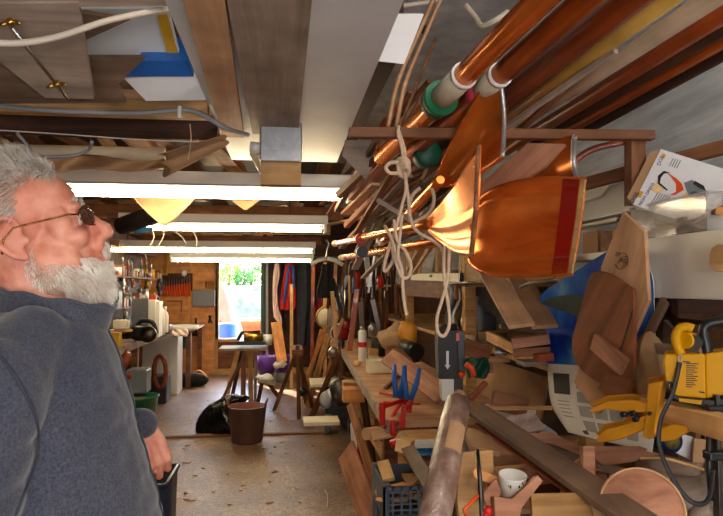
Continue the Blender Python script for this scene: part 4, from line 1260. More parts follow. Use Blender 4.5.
dec('label_yellow', [(661, 157), (663, 153.5), (666, 155), (664, 159)], 'tape', gb, P0, nb)
dec('label_yellow', [(637, 196), (640, 191), (643.5, 192), (640.5, 198)], 'tape', gb, P0, nb)
def letter_on(s, px, py, px2, py2, size, mat, parent, P, n, lift=.002):
    a, b = PP(px, py, P, n), PP(px2, py2, P, n)
    x = (b-a).normalized(); z = n.normalized(); y = z.cross(x)
    m = Matrix((x, y, z)).transposed().to_4x4(); m.translation = a + z*lift
    return lettering('printed_lettering', s, size, mat, parent, m)
letter_on('DGS', 633.5, 204, 637.5, 197, .020, 'inkblue', gb, P0, nb)
letter_on('DGS', 660.5, 166, 663.5, 158, .016, 'inkblue', gb, P0, nb)
letter_on('NOM ONYO', 641, 206, 650, 192, .014, 'inkblue', gb, P0, nb)
for k in range(6):
    dec('print_line', [(649+k*2.3, 206+k*.8), (658+k*2.3, 192+k*.8), (659+k*2.3, 192.4+k*.8), (650+k*2.3, 206.4+k*.8)], 'inkgrey', gb, P0, nb)
for k in range(4):
    dec('print_line', [(669+k*2.4, 166+k*.7), (673+k*2.4, 158+k*.7), (674+k*2.4, 158.4+k*.7), (670+k*2.4, 166.4+k*.7)], 'inkgrey', gb, P0, nb)
dec('dark_corner', [(713, 212), (722, 200), (724, 201), (716, 213)], 'crate', gb, P0, nb)  # thin slate-coloured sliver at the lower right of the carton front

# ---- calendar poster hanging from the rack
CL = [V((x, y, 0)) for x, y in ((606, 252), (573, 273), (538, 300), (546, 340), (548, 378), (552, 406), (568, 432))]
CR = [V((x, y, 0)) for x, y in ((640, 252), (652, 276), (654, 306), (655, 345), (655, 385), (655, 420), (652, 452))]
def cal(s, v):
    """s across 0..1 (far->near), v down 0..1"""
    a, b = catm(CL, v), catm(CR, v)
    curl = max(0, v-.72)
    return PX(a.x*(1-s)+b.x*s, a.y*(1-s)+b.y*s, RF-.045 - .9*curl**2)
CAL = T('wall_calendar', 'wall calendar with a blue sky picture above a grid of dates, its bottom curling out', 'calendar', cal(.5, 0))
O('sheet', MB().grid(cal, 14, 30, thick=-.002), 'paper', CAL)
def sky_print():
    m, nt, b = _new('printed_sky')
    tc = _n(nt, 'ShaderNodeTexCoord')
    nz = _n(nt, 'ShaderNodeTexNoise', Scale=4.5, Detail=5); nt.links.new(tc.outputs['Object'], nz.inputs['Vector'])
    rp = ramp(nt, nz.outputs['Fac'], [(.38, sr(10, 66, 190)), (.54, sr(40, 120, 215)), (.74, sr(140, 190, 230))])
    nt.links.new(rp.outputs[0], b.inputs['Base Color']); b.inputs['Roughness'].default_value = .7; b.inputs['Specular IOR Level'].default_value = .15
    return m
M['skyprint'] = sky_print()
M['planeprint'] = plain('print_dark_green', sr(16, 34, 34), .7, c2=sr(36, 58, 56), scale=14)
def onsheet(name, s0, s1, v0, v1, mat, lift=.0025, nu=8, nv=10):
    def f(u, v):
        q = cal(s0+(s1-s0)*u, v0+(v1-v0)*v)
        return q + (CAM-q).normalized()*lift
    return O(name, MB().grid(f, nu, nv), mat, CAL)
onsheet('sky_picture', 0, 1, 0, .60, 'skyprint', .002, 14, 30)
def blobs(name, pts, mat, lift=.004):
    mb = MB(); vs = []
    for (s, v) in pts:
        q = cal(s, v); vs.append(mb.bm.verts.new(q + (CAM-q).normalized()*lift))
    mb.bm.faces.new(vs); return O(name, mb, mat, CAL)
for pts in ([(540, 303), (552, 297), (575, 294), (597, 298), (600, 316), (584, 322), (570, 313), (552, 308)], [(596, 300), (612, 303), (612, 318), (598, 316)]):
    mb = MB(); mb.bm.faces.new([mb.bm.verts.new(PX(x, y, RF-.052)) for x, y in pts]); O('dark_aircraft', mb, 'planeprint', CAL)
onsheet('small_photo', .05, .2, .64, .75, 'ink', .004)
for r_ in range(4):
    for c_ in range(4):
        onsheet('date_box', .26+c_*.15, .385+c_*.15, .65+r_*.08, .71+r_*.08, 'inkgrey', .004, 2, 2)
for k in range(5):
    onsheet('text_line', .07, .18, .79+k*.022, .796+k*.022, 'inkgrey', .004, 2, 1)
blobs('corner_mark', [(.20, .955), (.26, .945), (.27, .975), (.21, .98)], 'ink')

# ---- templates hung or leaned in front of the calendar
XT = RF-.10
o = poly('winged_template', 'tall tan plywood template marked with a pen-drawn emblem', 'template', [(601, 267), (623, 212), (644, 232), (648, 300), (633, 335), (601, 271)], PX(622, 260, XT), V((-1, -.15, 0)), .012, 'tan', grain=1.2)
# pen emblem: oval with strokes
PT, nT = PX(622, 260, XT), V((-1, -.15, 0)).normalized()
if nT.dot(PT-CAM) > 0: nT = -nT
em = MB()
em.tube([PP(622+6.2*math.cos(a)-1.2*math.sin(a), 261+8.0*math.sin(a), PT, nT)+nT*.001 for a in [k*PI/12-.8*PI for k in range(21)]], .0009, 5)
for pts in ([(616, 256), (617, 252), (620, 253), (618, 256)], [(618, 264), (621, 258), (624, 263)], [(620, 258), (627, 256), (625, 262), (628, 265)], [(619, 262), (624, 259), (628, 261), (622, 267)]):
    em.tube([PP(x, y, PT, nT)+nT*.001 for x, y in pts], .0010, 5)
O('pen_emblem', em, 'ink', o)
ct = poly('curved_template', 'dark brown foil-shaped plywood template with a rounded corner', 'template',
     [(633, 290), (634, 362), (632, 395)] + [tuple(p_[:2]) for p_ in smoothpts([(622, 392, 0), (606, 386, 0), (588, 376, 0), (576, 362, 0), (572, 344, 0), (576, 324, 0), (583, 300, 0), (588, 280, 0), (595, 272, 0), (606, 273, 0), (618, 280, 0)], 5)], PX(605, 330, XT-.03), V((-1, -.2, 0)), .012, 'screenply', grain=.9)
PC = PX(605, 330, XT-.03)
poly('pencilled_line', None, '', [(620, 350), (632, 310), (633, 311), (621, 351)], PC + V((-.002, 0, 0)), V((-1, -.2, 0)), .001, 'ink', parent=ct)
poly('small_offcut', 'small tan offcut with a grey patch, stuck on the foil-shaped template', 'offcut', [(594, 334), (627, 359), (619, 375), (590, 349)], PX(608, 354, XT-.05), V((-1, -.2, 0)), .012, 'pink', grain=-.6)
poly('diamond_offcut', 'tan lozenge-shaped plywood offcut below the foil-shaped template', 'offcut', [(581, 364), (613, 398), (598, 414), (574, 382)], PX(595, 390, XT-.02), V((-1, -.2, 0)), .012, 'tan', grain=-.8)
poly('brown_lobe', 'brown rounded end of a template peeping out between the calendar and the canvas bag', 'template', [(606, 372), (632, 380), (626, 396), (606, 397), (598, 388)], PX(615, 385, XT-.06), V((-1, -.2, 0)), .012, 'screenply')
# rack parts behind the templates
bx('boarding', 'brown boarding below the white shelf, behind the grey picture frame', 'boarding', 1.45, 1.48, 1.0, 2.15, 1.0, 1.42, 'brown')
fpts = PX(650, 350, XT+.03)
t = T('picture_frame', 'grey-brown wooden frame corner leaning between the templates and the yellow lamp', 'frame', fpts)
A, Bv, Cc = PX(642, 347, XT+.04), PX(664, 303, XT+.04), PX(700, 352, XT-.02)
for (p, q) in ((A, Bv), (A, Cc)):
    O('frame_bar', MB().box((0, 0, 0), ((q-p).length+.02, .012, .030), bev=.002), 'greyd', t, frame(q-p, V((0, 0, 1)), (p+q)/2))
poly('grey_triangle', 'grey-brown triangular board behind the wooden frame', 'board', [(664, 320), (680, 338), (670, 345), (662, 345)], PX(670, 335, XT+.10), nX, .012, 'greyd')
plank('dark_batten', 'dark batten sloping behind the black lamp handle', 'batten', PX(662, 318, 1.25), PX(730, 326, 1.2), .02, .012, 'dark')
# canvas bag
def bag(u, v):
    a = u*2*PI; c = PX(650, 366, 1.03)
    r = (.062 + .012*math.sin(a*3+v*4)) * (math.sin(PI*(.12+.8*v))**.6)
    return c + V((.55*r*math.cos(a), r*math.sin(a)*1.15, -.10 + .19*v + .01*math.sin(a*2)))
o = O('canvas_bag', MB().grid(bag, 30, 14), 'sack'); tag(o, 'crumpled tan canvas bag between the templates and the yellow lamp', 'bag')

# ---- yellow lantern / battery box
yc = PX(694, 372, .93)
t = T('battery_lantern', 'yellow battery lantern with a black handle and a printed label on its side', 'lantern', V((yc.x, yc.y, 1.25)))
YP, yn_ = PX(680, 370, .93), V((-.55, -.83, .0)).normalized()
m = frame(V((.83, -.55, 0)), V((0, 0, 1)), YP)    # local x along the face, -y toward the viewer?
def yface(pts, th, mat, name, off=0, label=None, sm=False): return poly(name, label, '', pts, YP, yn_, th, mat, parent=t, off=off, bev=.004 if th > .02 else 0)
yface([(665, 354), (705, 354), (706, 399), (676, 396), (667, 388), (663, 362)], .10, 'yellow', 'case')
yface([(705, 354), (735, 350), (735, 393), (706, 399)], .09, 'yellow', 'case_side', off=-.004)
yface([(666, 389), (676, 396), (712, 400), (735, 396), (735, 403), (712, 409), (680, 403), (668, 396)], .09, 'black', 'base', off=.002)
yface([(679, 398), (702, 400), (701, 404), (679, 401)], .004, 'yellow', 'catch', off=.008)
hs = [PP(x, y, YP, yn_) for x, y in ((681, 354), (677, 344), (676, 336), (680, 329), (687, 327), (693, 329))]
O('lamp_head', MB().tube(smoothpts(hs, 4), .011, 12), 'yellow', t)
O('head_housing', MB().tube([PP(684, 340, YP, yn_)+yn_*.01, PP(697, 341, YP, yn_)-yn_*.03], [.020, .017], 18), 'yellow', t)
O('lamp_lens', MB().tube([PP(694, 342, YP, yn_)+yn_*.012, PP(696, 342, YP, yn_)-yn_*.01], .017, 18), 'dsteel', t)
hh = [PP(x, y, YP, yn_)-yn_*.02 for x, y in ((708, 354), (706, 342), (704, 331), (708, 325), (720, 322), (738, 318))]
O('carry_handle', MB().tube(smoothpts(hh, 5), [.0115]*26, 12), 'black', t)
for k in range(12):
    w = (16, 12, 15, 11, 14, 9, 15, 12, 14, 10, 12, 8)[k]
    yface([(686, 363+k*2.1), (686+w*.8, 363.4+k*2.1), (686+w*.8, 364.3+k*2.1), (686, 363.9+k*2.1)], .0005, 'ink', 'label_line', off=.0012)
yface([(667, 381), (673, 382), (673, 390), (667, 388)], .0006, 'ink', 'warning_mark', off=.0014)
letter_on('L', 668.5, 388, 672, 388.5, .014, 'tape', t, YP, yn_, .0024)
yface([(683, 361), (690, 361.5), (690, 362.8), (683, 362.3)], .0005, 'ink', 'label_line', off=.0012)
yface([(699, 391), (705, 392), (705, 393.4), (699, 392.4)], .0005, 'ink', 'label_line', off=.0012)
O('lanyard_ring', MB().tube([PP(680+2*math.cos(k), 358+4*math.sin(k), YP, yn_)+yn_*.006 for k in [i*PI/6 for i in range(12)]], .0012, 6, closed=True), 'steel', t)
lz = [PP(x, y, YP, yn_)+yn_*o_ for x, y, o_ in ((680, 362, .006), (678, 372, .008), (674, 388, .02), (668, 402, .03), (662, 414, .035), (659, 430, .035), (660, 444, .035), (666, 462, .03), (678, 484, .03), (690, 497, .03), (700, 500, .03), (707, 496, .03), (711, 484, .03), (712, 466, .03))]
O('webbing_strap', MB().tube(smoothpts(lz, 5), .0058, 8, flat=.5), 'rubber', t, label='long black webbing strap hanging in a loop')
# timber the lantern stands on
plank('timber_rail', 'yellowish timber rail under the yellow lantern', 'board', PX(640, 404, .98), PX(735, 430, .95), .05, .05, 'pine')
# black bar clamp, upright at the right edge
t = T('bar_clamp', 'black bar clamp with a steel bar standing at the right photo edge', 'clamp', PY(716, 500, 1.32))
O('bar', MB().box(PY(717, 460, 1.34), (.010, .022, .30), bev=.001), 'dsteel', t)
for y in (410, 455): O('clamp_jaw', MB().box(PY(715, y, 1.33), (.045, .03, .02), bev=.004), 'black', t)
O('clamp_body', MB().tube([PY(709, 405, 1.33), PY(709, 470, 1.33), PY(711, 500, 1.33)], .0065, 8), 'black', t)
# wooden paddle handle on the right edge
poly('wooden_paddle', 'pale rounded wooden paddle end in front of the white shelf at the right edge', 'paddle', [(709, 255), (711, 248), (717, 244), (726, 245), (732, 250), (732, 268), (722, 272), (713, 271), (709, 264)], PX(720, 258, RF-.08), V((-1, -.3, 0)), .02, 'pine', bev=.003)

# ---- yellow spring clamps
def spring_clamp(label, o, X, sc=1, dy=0, flip=1):
    PA = PX(655, 408, X); n = V((-1, -.5, 0)).normalized()
    t = T('spring_clamp', label, 'clamp', PA)
    def q(pts): return [(o[0]+(x-o[0])*sc, o[1]+(y-o[1])*sc*flip+dy) for x, y in pts]
    poly('clamp_jaw', '', '', q([(588, 410), (606, 402), (630, 400), (648, 404), (650, 412), (628, 413), (606, 409), (592, 413)]), PA, n, .016, 'clampy', parent=t, bev=.003)
    poly('clamp_jaw', '', '', q([(595, 440), (604, 430), (622, 426), (640, 417), (650, 414), (652, 424), (638, 432), (618, 440), (600, 443)]), PA, n, .016, 'clampy', parent=t, bev=.003)
    poly('clamp_body', '', '', q([(648, 384), (662, 381), (660, 392), (657, 414), (655, 434), (648, 440), (642, 436), (645, 420), (646, 404)]), PA+n*.006, n, .024, 'clampy', parent=t, bev=.003)
    for x, y in ((625, 414), (634, 413), (637, 419)):
        O('jaw_pad', MB().tube([PP(o[0]+(x-o[0])*sc, o[1]+(y-o[1])*sc+dy, PA, n)+n*.012, PP(o[0]+(x-o[0])*sc, o[1]+(y-o[1])*sc+dy, PA, n)-n*.02], .007, 10), 'black', t)
    O('pivot', MB().tube([PP(o[0]+(652-o[0])*sc, o[1]+(413-o[1])*sc+dy, PA, n)+n*.014, PP(652, 413+dy, PA, n)], .005, 10), 'dsteel', t)
    poly('lower_handle', '', '', q([(656, 430), (672, 424), (688, 426), (688, 431), (674, 440), (658, 442)]), PA, n, .018, 'clampy', parent=t, bev=.003)
    return t
spring_clamp('large yellow spring clamp, its long jaws pointing left in front of the calendar', (652, 412), .90)
spring_clamp('second yellow spring clamp just behind the front one', (652, 412), .97, dy=-6)
# ================================================================ BENCHES
# far bench
t = T('workbench', 'long wooden workbench along the right wall with a worn pale edge', 'workbench', (.8, 4.1, 0))
BX0, BX1, BY0, BY1, BZ = .47, 1.10, 2.78, 7.2, .90
m = Matrix()
O('bench_top', MB().prism([(BX0, BY0), (BX1, BY0), (BX1, BY1), (BX0+.12, BY1)], BZ-.035, BZ), 'tan', t, bev=.003)
O('front_edge', MB().prism([(BX0-.018, BY0), (BX0-.001, BY0), (BX0+.119, BY1), (BX0+.10, BY1)], BZ-.055, BZ+.004), 'greyb', t, bev=.002)
for y in (3.6, 6.8):
    for x in (BX0+.14, BX1-.1): O('leg', MB().bbox(x-.04, x+.04, y-.04, y+.04, 0, BZ-.036, bev=.003), 'brown', t)
for y in (2.95,): 
    O('leg', MB().bbox(.98, 1.06, y-.04, y+.04, 0, BZ-.036, bev=.003), 'brown', t)
O('lower_shelf', MB().bbox(BX0+.2, BX1, BY0+.1, BY1-.2, .30, .33), 'pine', t)
# near bench: a small laminate-edged worktop and the pile bench
t = T('side_worktop', 'small worktop with a white laminate edge at the near end of the bench', 'worktop', (.75, 2.5, 0))
e1, e2 = PZ(392, 429, .86), PZ(492, 438, .86)
O('worktop', MB().bbox(e1.x, 1.10, e2.y+.002, 2.77, .835, .86, bev=.001), 'pine', t)
O('white_edge', MB().bbox(e1.x, 1.10, e2.y-.014, e2.y, .83, .862), 'whitemel', t)
for x in (e1.x+.28, 1.04): O('leg', MB().bbox(x, x+.05, 2.66, 2.72, 0, .834), 'brown', t)
t = T('pile_bench', 'rough wooden bench buried under offcuts at the lower right', 'bench', (1.15, 1.7, 0))
O('bench_top', MB().bbox(.56, XR-.03, .9, 2.60, .76, .79), 'brown', t)
for x in (.72, 1.75):
    for y in (1.0, 2.2): O('leg', MB().bbox(x-.04, x+.04, y-.04, y+.04, 0, .759), 'brown', t)
bx('board_stack', 'low stack of boards under the small offcuts behind the long dark board', 'board stack', .72, 1.25, 2.30, 2.58, .792, .862, 'tan')
# spray can
def can(name, label, cat, c, r, h, mat, capm=None, band=None, caph=.03, shoulder=.012, group=None):
    t = T(name, label, cat, c, group)
    mm = TR(*c)
    O('can_body', MB().lathe([(0, 0), (r*.95, 0), (r, .004), (r, h-shoulder), (r*.72, h), (0, h)], mm, 22), mat, t)
    if band: O('label_band', MB().lathe([(r+.0008, h*band[0]), (r+.0008, h*band[1])], mm, 22), band[2], t)
    if capm: O('cap', MB().lathe([(0, h), (r*.66, h), (r*.66, h+caph), (0, h+caph)], mm, 18), capm, t)
    return t
def onb(px, py, z=BZ): return PZ(px, py, z)
can('spray_can', 'tall white and blue spray can with a red band on the far bench', 'can', onb(362.5, 361), .034, .25, 'white', 'steel', (.45, .62, 'red'))
c = onb(362.5, 361); 
can('black_tin', 'dark cylindrical tin behind the cream box on the bench', 'tin', onb(378, 356), .062, .19, 'rubber', None, (.86, .96, 'brass'))
t = T('shallow_dish', 'small white dish at the foot of the dark tin', 'dish', onb(374, 359.5))
O('dish', MB().lathe([(0, .003), (.035, .003), (.048, .028), (.045, .028), (.033, .008), (0, .008)], TR(*onb(374, 360)), 22), 'white', t)
c = onb(379, 373)
t = T('plastic_container', 'cream plastic box with a green label on the bench', 'container', c)
mm = TR(*c) @ RZ(.25)
O('container_body', MB().box(c + V((0, 0, .043)), (.165, .11, .08), m=RZ(.1), bev=.006), 'cream', t)
O('container_lid', MB().box(c + V((0, 0, .088)), (.175, .12, .012), m=RZ(.1), bev=.004), 'cream', t)
O('green_label', MB().box(c + V((-.052, -.0545, .05)), (.036, .003, .035), m=RZ(.1)), 'glue', t)
bx('wooden_block', 'small square wooden block at the far end of the bench', 'wood block', .72, .80, 5.3, 5.38, BZ, BZ+.07, 'pine')
o = O('cork_knob', MB().lathe([(0, 0), (.022, 0), (.028, .02), (.018, .04), (0, .044)], TR(*onb(357, 366)), 14), 'pine'); tag(o, 'small pale turned knob lying left of the cream box', 'knob')
# long board end leaning across the bench
plank('bench_board', 'pinkish board leaning diagonally from behind the clamps towards the belt sander', 'board', PY(388, 356, 3.55), PY(444, 396, 2.9), .10, .022, 'pink', up=V((-.5, -1, .6)))
plank('bench_board', 'thin stick lying flat on the bench beyond the red clamps', 'stick', PZ(385, 388, BZ+.01), PZ(402, 372, BZ+.01), .02, .015, 'brown')
# heap of sack behind
o = O('work_gloves', voxel(MB().ball(PY(391, 338, 4.1), (.09, .07, .08)).ball(PY(398, 334, 4.1), (.04, .04, .10)), .012, 2, lambda c: .035*noise.noise(c*12)), 'sack'); tag(o, 'pale crumpled gloves heaped behind the board on the bench', 'gloves')
o = O('work_gloves', voxel(MB().ball(PY(410, 335, 4.0), (.05, .05, .09)).ball(PY(405, 331, 4.0), (.04, .04, .07)), .012, 2, lambda c: .02*noise.noise(c*14)), 'clampy'); tag(o, 'yellow gloves hanging below the tan shelf edge', 'gloves')
o = O('power_drill', MB().tube([PY(404, 345, 3.9), PY(417, 352, 3.7)], [.04, .05], 12).tube([PY(414, 351, 3.75), PY(416, 362, 3.75)], .026, 10), 'black'); tag(o, 'black power drill lying behind the diagonal board', 'drill')
# squeeze clamps: blue handles, red jaws
def red_clamp(label, p, ang, tilt=0):
    t = T('quick_clamp', label, 'clamp', p, 'red clamps with blue handles on the bench')
    m = TR(*p) @ RZ(ang) @ RX(tilt)
    O('bar', MB().box(m @ V((0, .0, .03)), (.30, .008, .018), m=m), 'red', t)
    for x in (-.13, .11): O('jaw', MB().box(m @ V((x, 0, .0)), (.022, .022, .10), m=m, bev=.003), 'red', t)
    for s in (-1, 1):
        O('handle', MB().tube([m @ V((.02, s*.01, .05)), m @ V((.03+s*.012, s*.03, .13)), m @ V((.03+s*.02, s*.036, .20))], [.014, .013, .009], 10), 'blue', t, label='blue plastic handle')
    return t
red_clamp('red clamp with blue handles, left of the pair standing on the bench edge', PZ(396, 409, .93), .9)
red_clamp('red clamp with blue handles, right of the pair on the bench edge', PZ(407, 411, .93), 1.25, .1)
for i, (a, b, lb) in enumerate([((380, 393, .915), (402, 397, .915), 'red clamp bar lying across the bench left of the blue handles'), ((385, 428, .87), (404, 398, .95), 'red steel bar sloping down over the bench corner'), ((392, 430, .87), (412, 402, .95), 'second red steel bar beside the bench corner'), ((384, 402, .91), (420, 404, .93), 'long red bar lying level under the blue handles')]):
    plank('clamp_bar', lb, 'clamp bar', PZ(*a), PZ(*b), .016, .010, 'red')
o = O('clamp_bar', MB().tube([PY(393, 440, 2.5), PY(395, 447, 2.5)], .016, 10).tube([PY(392, 420, 2.5), PY(394, 436, 2.5)], .012, 8), 'red'); tag(o, 'red clamp handle hanging below the bench corner', 'clamp handle')

# belt sander, upright
sp = PY(449, 398, 2.62)
t = T('belt_sander', 'upright black belt sander with a white arrow on its belt and a pale base', 'sander', (sp.x, sp.y, .87))
P0s, ns = PY(448, 360, 2.6), V((-.12, -1, 0)).normalized()
ps = lambda name, pts, th, mat, off=0, bev=.003, label=None: poly(name, label, '', pts, P0s, ns, th, mat, parent=t, off=off, bev=bev)
ps('belt_housing', [(438, 332), (457, 330), (459, 378), (439, 379)], .12, 'rubber')
ps('side_guard', [(457, 330), (465, 331), (466, 376), (459, 379)], .10, 'black', off=-.01)
ps('base_plate', [(441, 379), (454, 379), (454, 400), (442, 401)], .07, 'whitemel')
ps('motor', [(454, 378), (464, 377), (464, 398), (455, 399)], .09, 'black', off=-.02)
ps('arrow', [(446.2, 351), (448.8, 351), (448.8, 365), (450.5, 365), (447.6, 369.5), (444.6, 365), (446.2, 365)], .001, 'paper', off=.0015, bev=0, label='white downward arrow')
ps('red_lever', [(456, 333), (459, 333), (459, 340), (456, 341)], .01, 'orangep', off=.008, bev=0)
O('knob', MB().ball(PP(461, 374, P0s, ns)+ns*.01, .016), 'orangep', t)
O('top_roller', MB().tube([PP(439, 331, P0s, ns)-ns*.05, PP(458, 329.5, P0s, ns)-ns*.05], .024, 16), 'dsteel', t)
o = O('red_grip', MB().tube([PY(466, 364, 2.5), PY(472, 368, 2.5), PY(474, 376, 2.5)], .012, 10), 'orangep'); tag(o, 'orange-red grip right of the belt sander', 'grip')
# shelf contents right of the sander (on the lower shelf, z 1.17)
SZ = 1.171
def ons(px, py, z=SZ): return PZ(px, py, z) if py > 290 else None
def sh(px, X=1.16): 
    r = ray(px, 330); return CAM + r*(X/r.x)
def bottle(label, px, X, h, r, mat, neck=.45, capm='white', name='plastic_bottle', grp=None, z=SZ):
    p = sh(px, X); p.z = z
    t = T(name, label, 'bottle', p, grp)
    O('bottle_body', MB().lathe([(0, 0), (r*.95, 0), (r, .006), (r, h*.62), (r*.8, h*.74), (r*neck, h*.82), (r*neck, h*.9), (0, h*.9)], TR(*p), 22), mat, t)
    O('cap', MB().lathe([(0, h*.9), (r*neck*1.15, h*.9), (r*neck*1.15, h), (0, h)], TR(*p), 16), capm, t)
    return t
bottle('large white plastic bottle on the shelf right of the sander', 474, 1.20, .27, .062, 'white')
t = T('grey_jug', 'pale grey plastic jug behind the white bottle', 'jug', sh(487, 1.33)*1)
p = sh(487, 1.34); p.z = SZ
O('jug_body', MB().lathe([(0, 0), (.06, 0), (.06, .12), (.035, .15), (.02, .16), (0, .16)], TR(*p), 18), 'greyp', t)
p = sh(463, 1.13); p.z = SZ
t = T('foil_bottle', 'small foil-wrapped bottle with orange lettering left of the white bottle', 'bottle', p)
O('bottle_body', MB().lathe([(0, 0), (.03, 0), (.032, .10), (.018, .14), (.016, .17), (0, .17)], TR(*p), 14), 'steel', t)
O('orange_print', MB().lathe([(.0325, .03), (.0328, .07)], TR(*p), 14), 'orangep', t)
o = O('denim_rag', MB().grid(lambda u, v: PX(448+10*u+3*math.sin(v*7), 285+48*v, 1.10-.03*math.sin(u*6+v*3)), 8, 12, thick=.006), 'conduit'); tag(o, 'grey-blue rag hanging beside the long rope loop', 'rag')
# tins and boxes on a board in front (px 460-512, y 325-350)
fz = 1.115
t = T('shelf_tray_board', 'thin tan board under the paint tin and green-labelled tub', 'board', sh(490, 1.06))
O('board', MB().box((0, 0, 0), (.42, .20, .018)), 'pine', t, frame(sh(520, 1.02)-sh(462, 1.02), V((0, 0, 1)), V((1.03, 3.25, fz))))
O('bracket', MB().bbox(1.03, 1.10, 3.2, 3.24, fz-.07, fz-.01), 'pine', t)
p = V((.93, 3.27, fz+.01))
p = PZ(468, 351, fz+.01)
t = T('plastic_tub', 'cream tub with a bright green label left of the paint tin', 'tub', p)
O('tub_body', MB().lathe([(0, 0), (.043, 0), (.048, .09), (0, .09)], TR(*p), 20), 'cream', t)
O('green_label', MB().lathe([(.0462, .03), (.0477, .06)], TR(*p), 20), 'glue', t)
p = PZ(493, 351, fz+.01)
M['tinlabel'] = plain('tin_label', sr(110, 100, 88), .35, c2=sr(160, 148, 130), scale=22, coat=.3)
t = T('paint_tin', 'wide paint tin with a grey label and dark script lettering on the shelf', 'tin', p)
O('tin_body', MB().lathe([(0, 0), (.082, 0), (.082, .105), (.086, .108), (.086, .114), (.076, .114), (.074, .108), (0, .108)], TR(*p), 30), 'tinlabel', t)
O('tin_rim', MB().tube([(p.x+.084*math.cos(k*PI/14), p.y+.084*math.sin(k*PI/14), p.z+.111) for k in range(28)], .004, 6, closed=True), 'brass', t)
lm = frame(V((1, -.15, 0)), V((-.15, -1, 0)), p + V((.0, -.087, .05)))
lettering('script_lettering', 'Cuprin', .042, 'ink', t, lm)
o = O('foil_scrap', MB().grid(lambda u, v: PY(495+16*u, 346+10*v, 3.0) + V((0, R(-.012, .012), R(-.004, .004))), 8, 6), 'steel'); tag(o, 'crumpled shiny foil under the paint tin', 'foil')
plank('short_board', 'orange-brown board end under the green-labelled tub', 'board', PY(463, 345, 3.05), PY(490, 356, 3.0), .10, .03, 'pink', up=V((0, -.6, 1)))
# stacked planks pointing at the viewer beneath the striped blade
for i, (a, b, w, t_, mt, lb) in enumerate([
    ((480, 256, 3.0), (522, 326, 2.28), .10, .016, 'tan', 'left of two pale planks sloping down from behind the striped blade'),
    ((508, 256, 3.0), (545, 327, 2.28), .10, .016, 'tan', 'right of two pale planks sloping down from behind the striped blade'),
    ((500, 326, 2.4), (545, 331, 2.35), .10, .02, 'dark', 'dark board under the ends of the two pale planks'),
    ((512, 343, 2.45), (549, 338, 2.4), .10, .04, 'pink', 'upper reddish offcut stacked left of the calendar'),
    ((513, 352, 2.45), (550, 350, 2.4), .10, .035, 'brown', 'middle reddish offcut stacked left of the calendar'),
    ((520, 363, 2.5), (545, 362, 2.5), .10, .02, 'greyb', 'thin pale offcut at the foot of the stack left of the calendar'),
    ((536, 358, 2.35), (551, 356, 2.35), .06, .03, 'mahog', 'dark red block end against the calendar')]):
    plank('stacked_plank', lb, 'plank', PY(*a), PY(*b), w, t_, mt, up=V((-.2, -.8, .6)) if i < 2 else V((0, 0, 1)))
o = O('wire_hook', MB().tube(smoothpts([PX(521, 287, 1.0), PX(530, 283, 1.0), PX(545, 281, 1.02), PX(556, 279, 1.05)], 5), .008, 8), 'steel'); tag(o, 'twisted steel wire under the edge of the striped blade', 'wire')
# carton of offcuts on the back of the side worktop
poly('plywood_sheet', 'pale plywood sheet standing at the back of the side worktop', 'plywood', [(470, 352), (548, 378), (540, 420), (474, 404)], PX(505, 385, 1.34), nX, .012, 'card')
bx('sawn_box', 'white box holding a wedge of wood behind the long dark board', 'box', PY(481, 400, 2.65).x, PY(527, 405, 2.65).x, 2.55, 2.7, .87, .87+.11, 'white')
plank('wood_wedge', 'brown wedge-shaped block in front of the white box', 'wood block', PY(492, 400, 2.5), PY(527, 408, 2.5), .04, .075, 'pink', tap=.5)
plank('thin_batten', 'thin pale batten lying level left of the calendar', 'batten', PY(484, 408, 2.35), PY(552, 408, 2.3), .02, .014, 'pine')
plank('red_stick', 'short reddish stick leaning right of the belt sander', 'stick', PY(470, 400, 2.5), PY(486, 382, 2.5), .03, .018, 'mahog')
o = O('green_net', MB().grid(lambda u, v: PY(466+22*u, 358+20*v, 2.9)+V((0, .03*math.sin(u*9+v*5), 0)), 8, 8, thick=.004), 'teal'); tag(o, 'dark green netting behind the belt sander', 'netting')

# foreground tube wrapped in plastic
a, b = PY(458, 402, 1.55), PY(430, 540, 1.25)
t = T('wrapped_tube', 'long cardboard tube wrapped in clear plastic, leaning in the foreground', 'tube', b)
O('tube_body', MB().tube([a, a*.8+b*.2, a*.5+b*.5, b], [.031, .034, .035, .035], 26), 'plasticwrap', t)
O('tube_core', MB().tube([a, a + (a-b).normalized()*.03], .016, 16), 'card', t)
O('green_tape', MB().tube([a + (a-b).normalized()*.006, a + (a-b).normalized()*.016], .0168, 16), 'glue', t)
ax = (a-b).normalized(); mid = a*.60 + b*.40
def lab(u, v):
    th = -PI/2 - .75 + 1.2*v
    s = ax.cross(V((0, 1, 0))).normalized(); w = ax.cross(s)
    return mid + ax*(.06 - .085*u) + (s*math.cos(th)*-1 + w*math.sin(th)*(1 if w.y > 0 else -1))*.0362
O('paper_label', MB().grid(lab, 4, 10), 'card', t)
t_tube = t
# long dark board across the pile
plank('long_board', 'long dark brown board lying diagonally across the offcut pile', 'board', PY(474, 408, 2.15), PY(652, 530, 1.22), .075, .02, 'greyd', up=V((-.1, -.75, 1)))
plank('board_edging', 'orange-edged strip under the long dark board', 'strip', PY(478, 424, 2.1), PY(600, 512, 1.42), .03, .01, 'mahog', up=V((-.1, -.5, 1)))
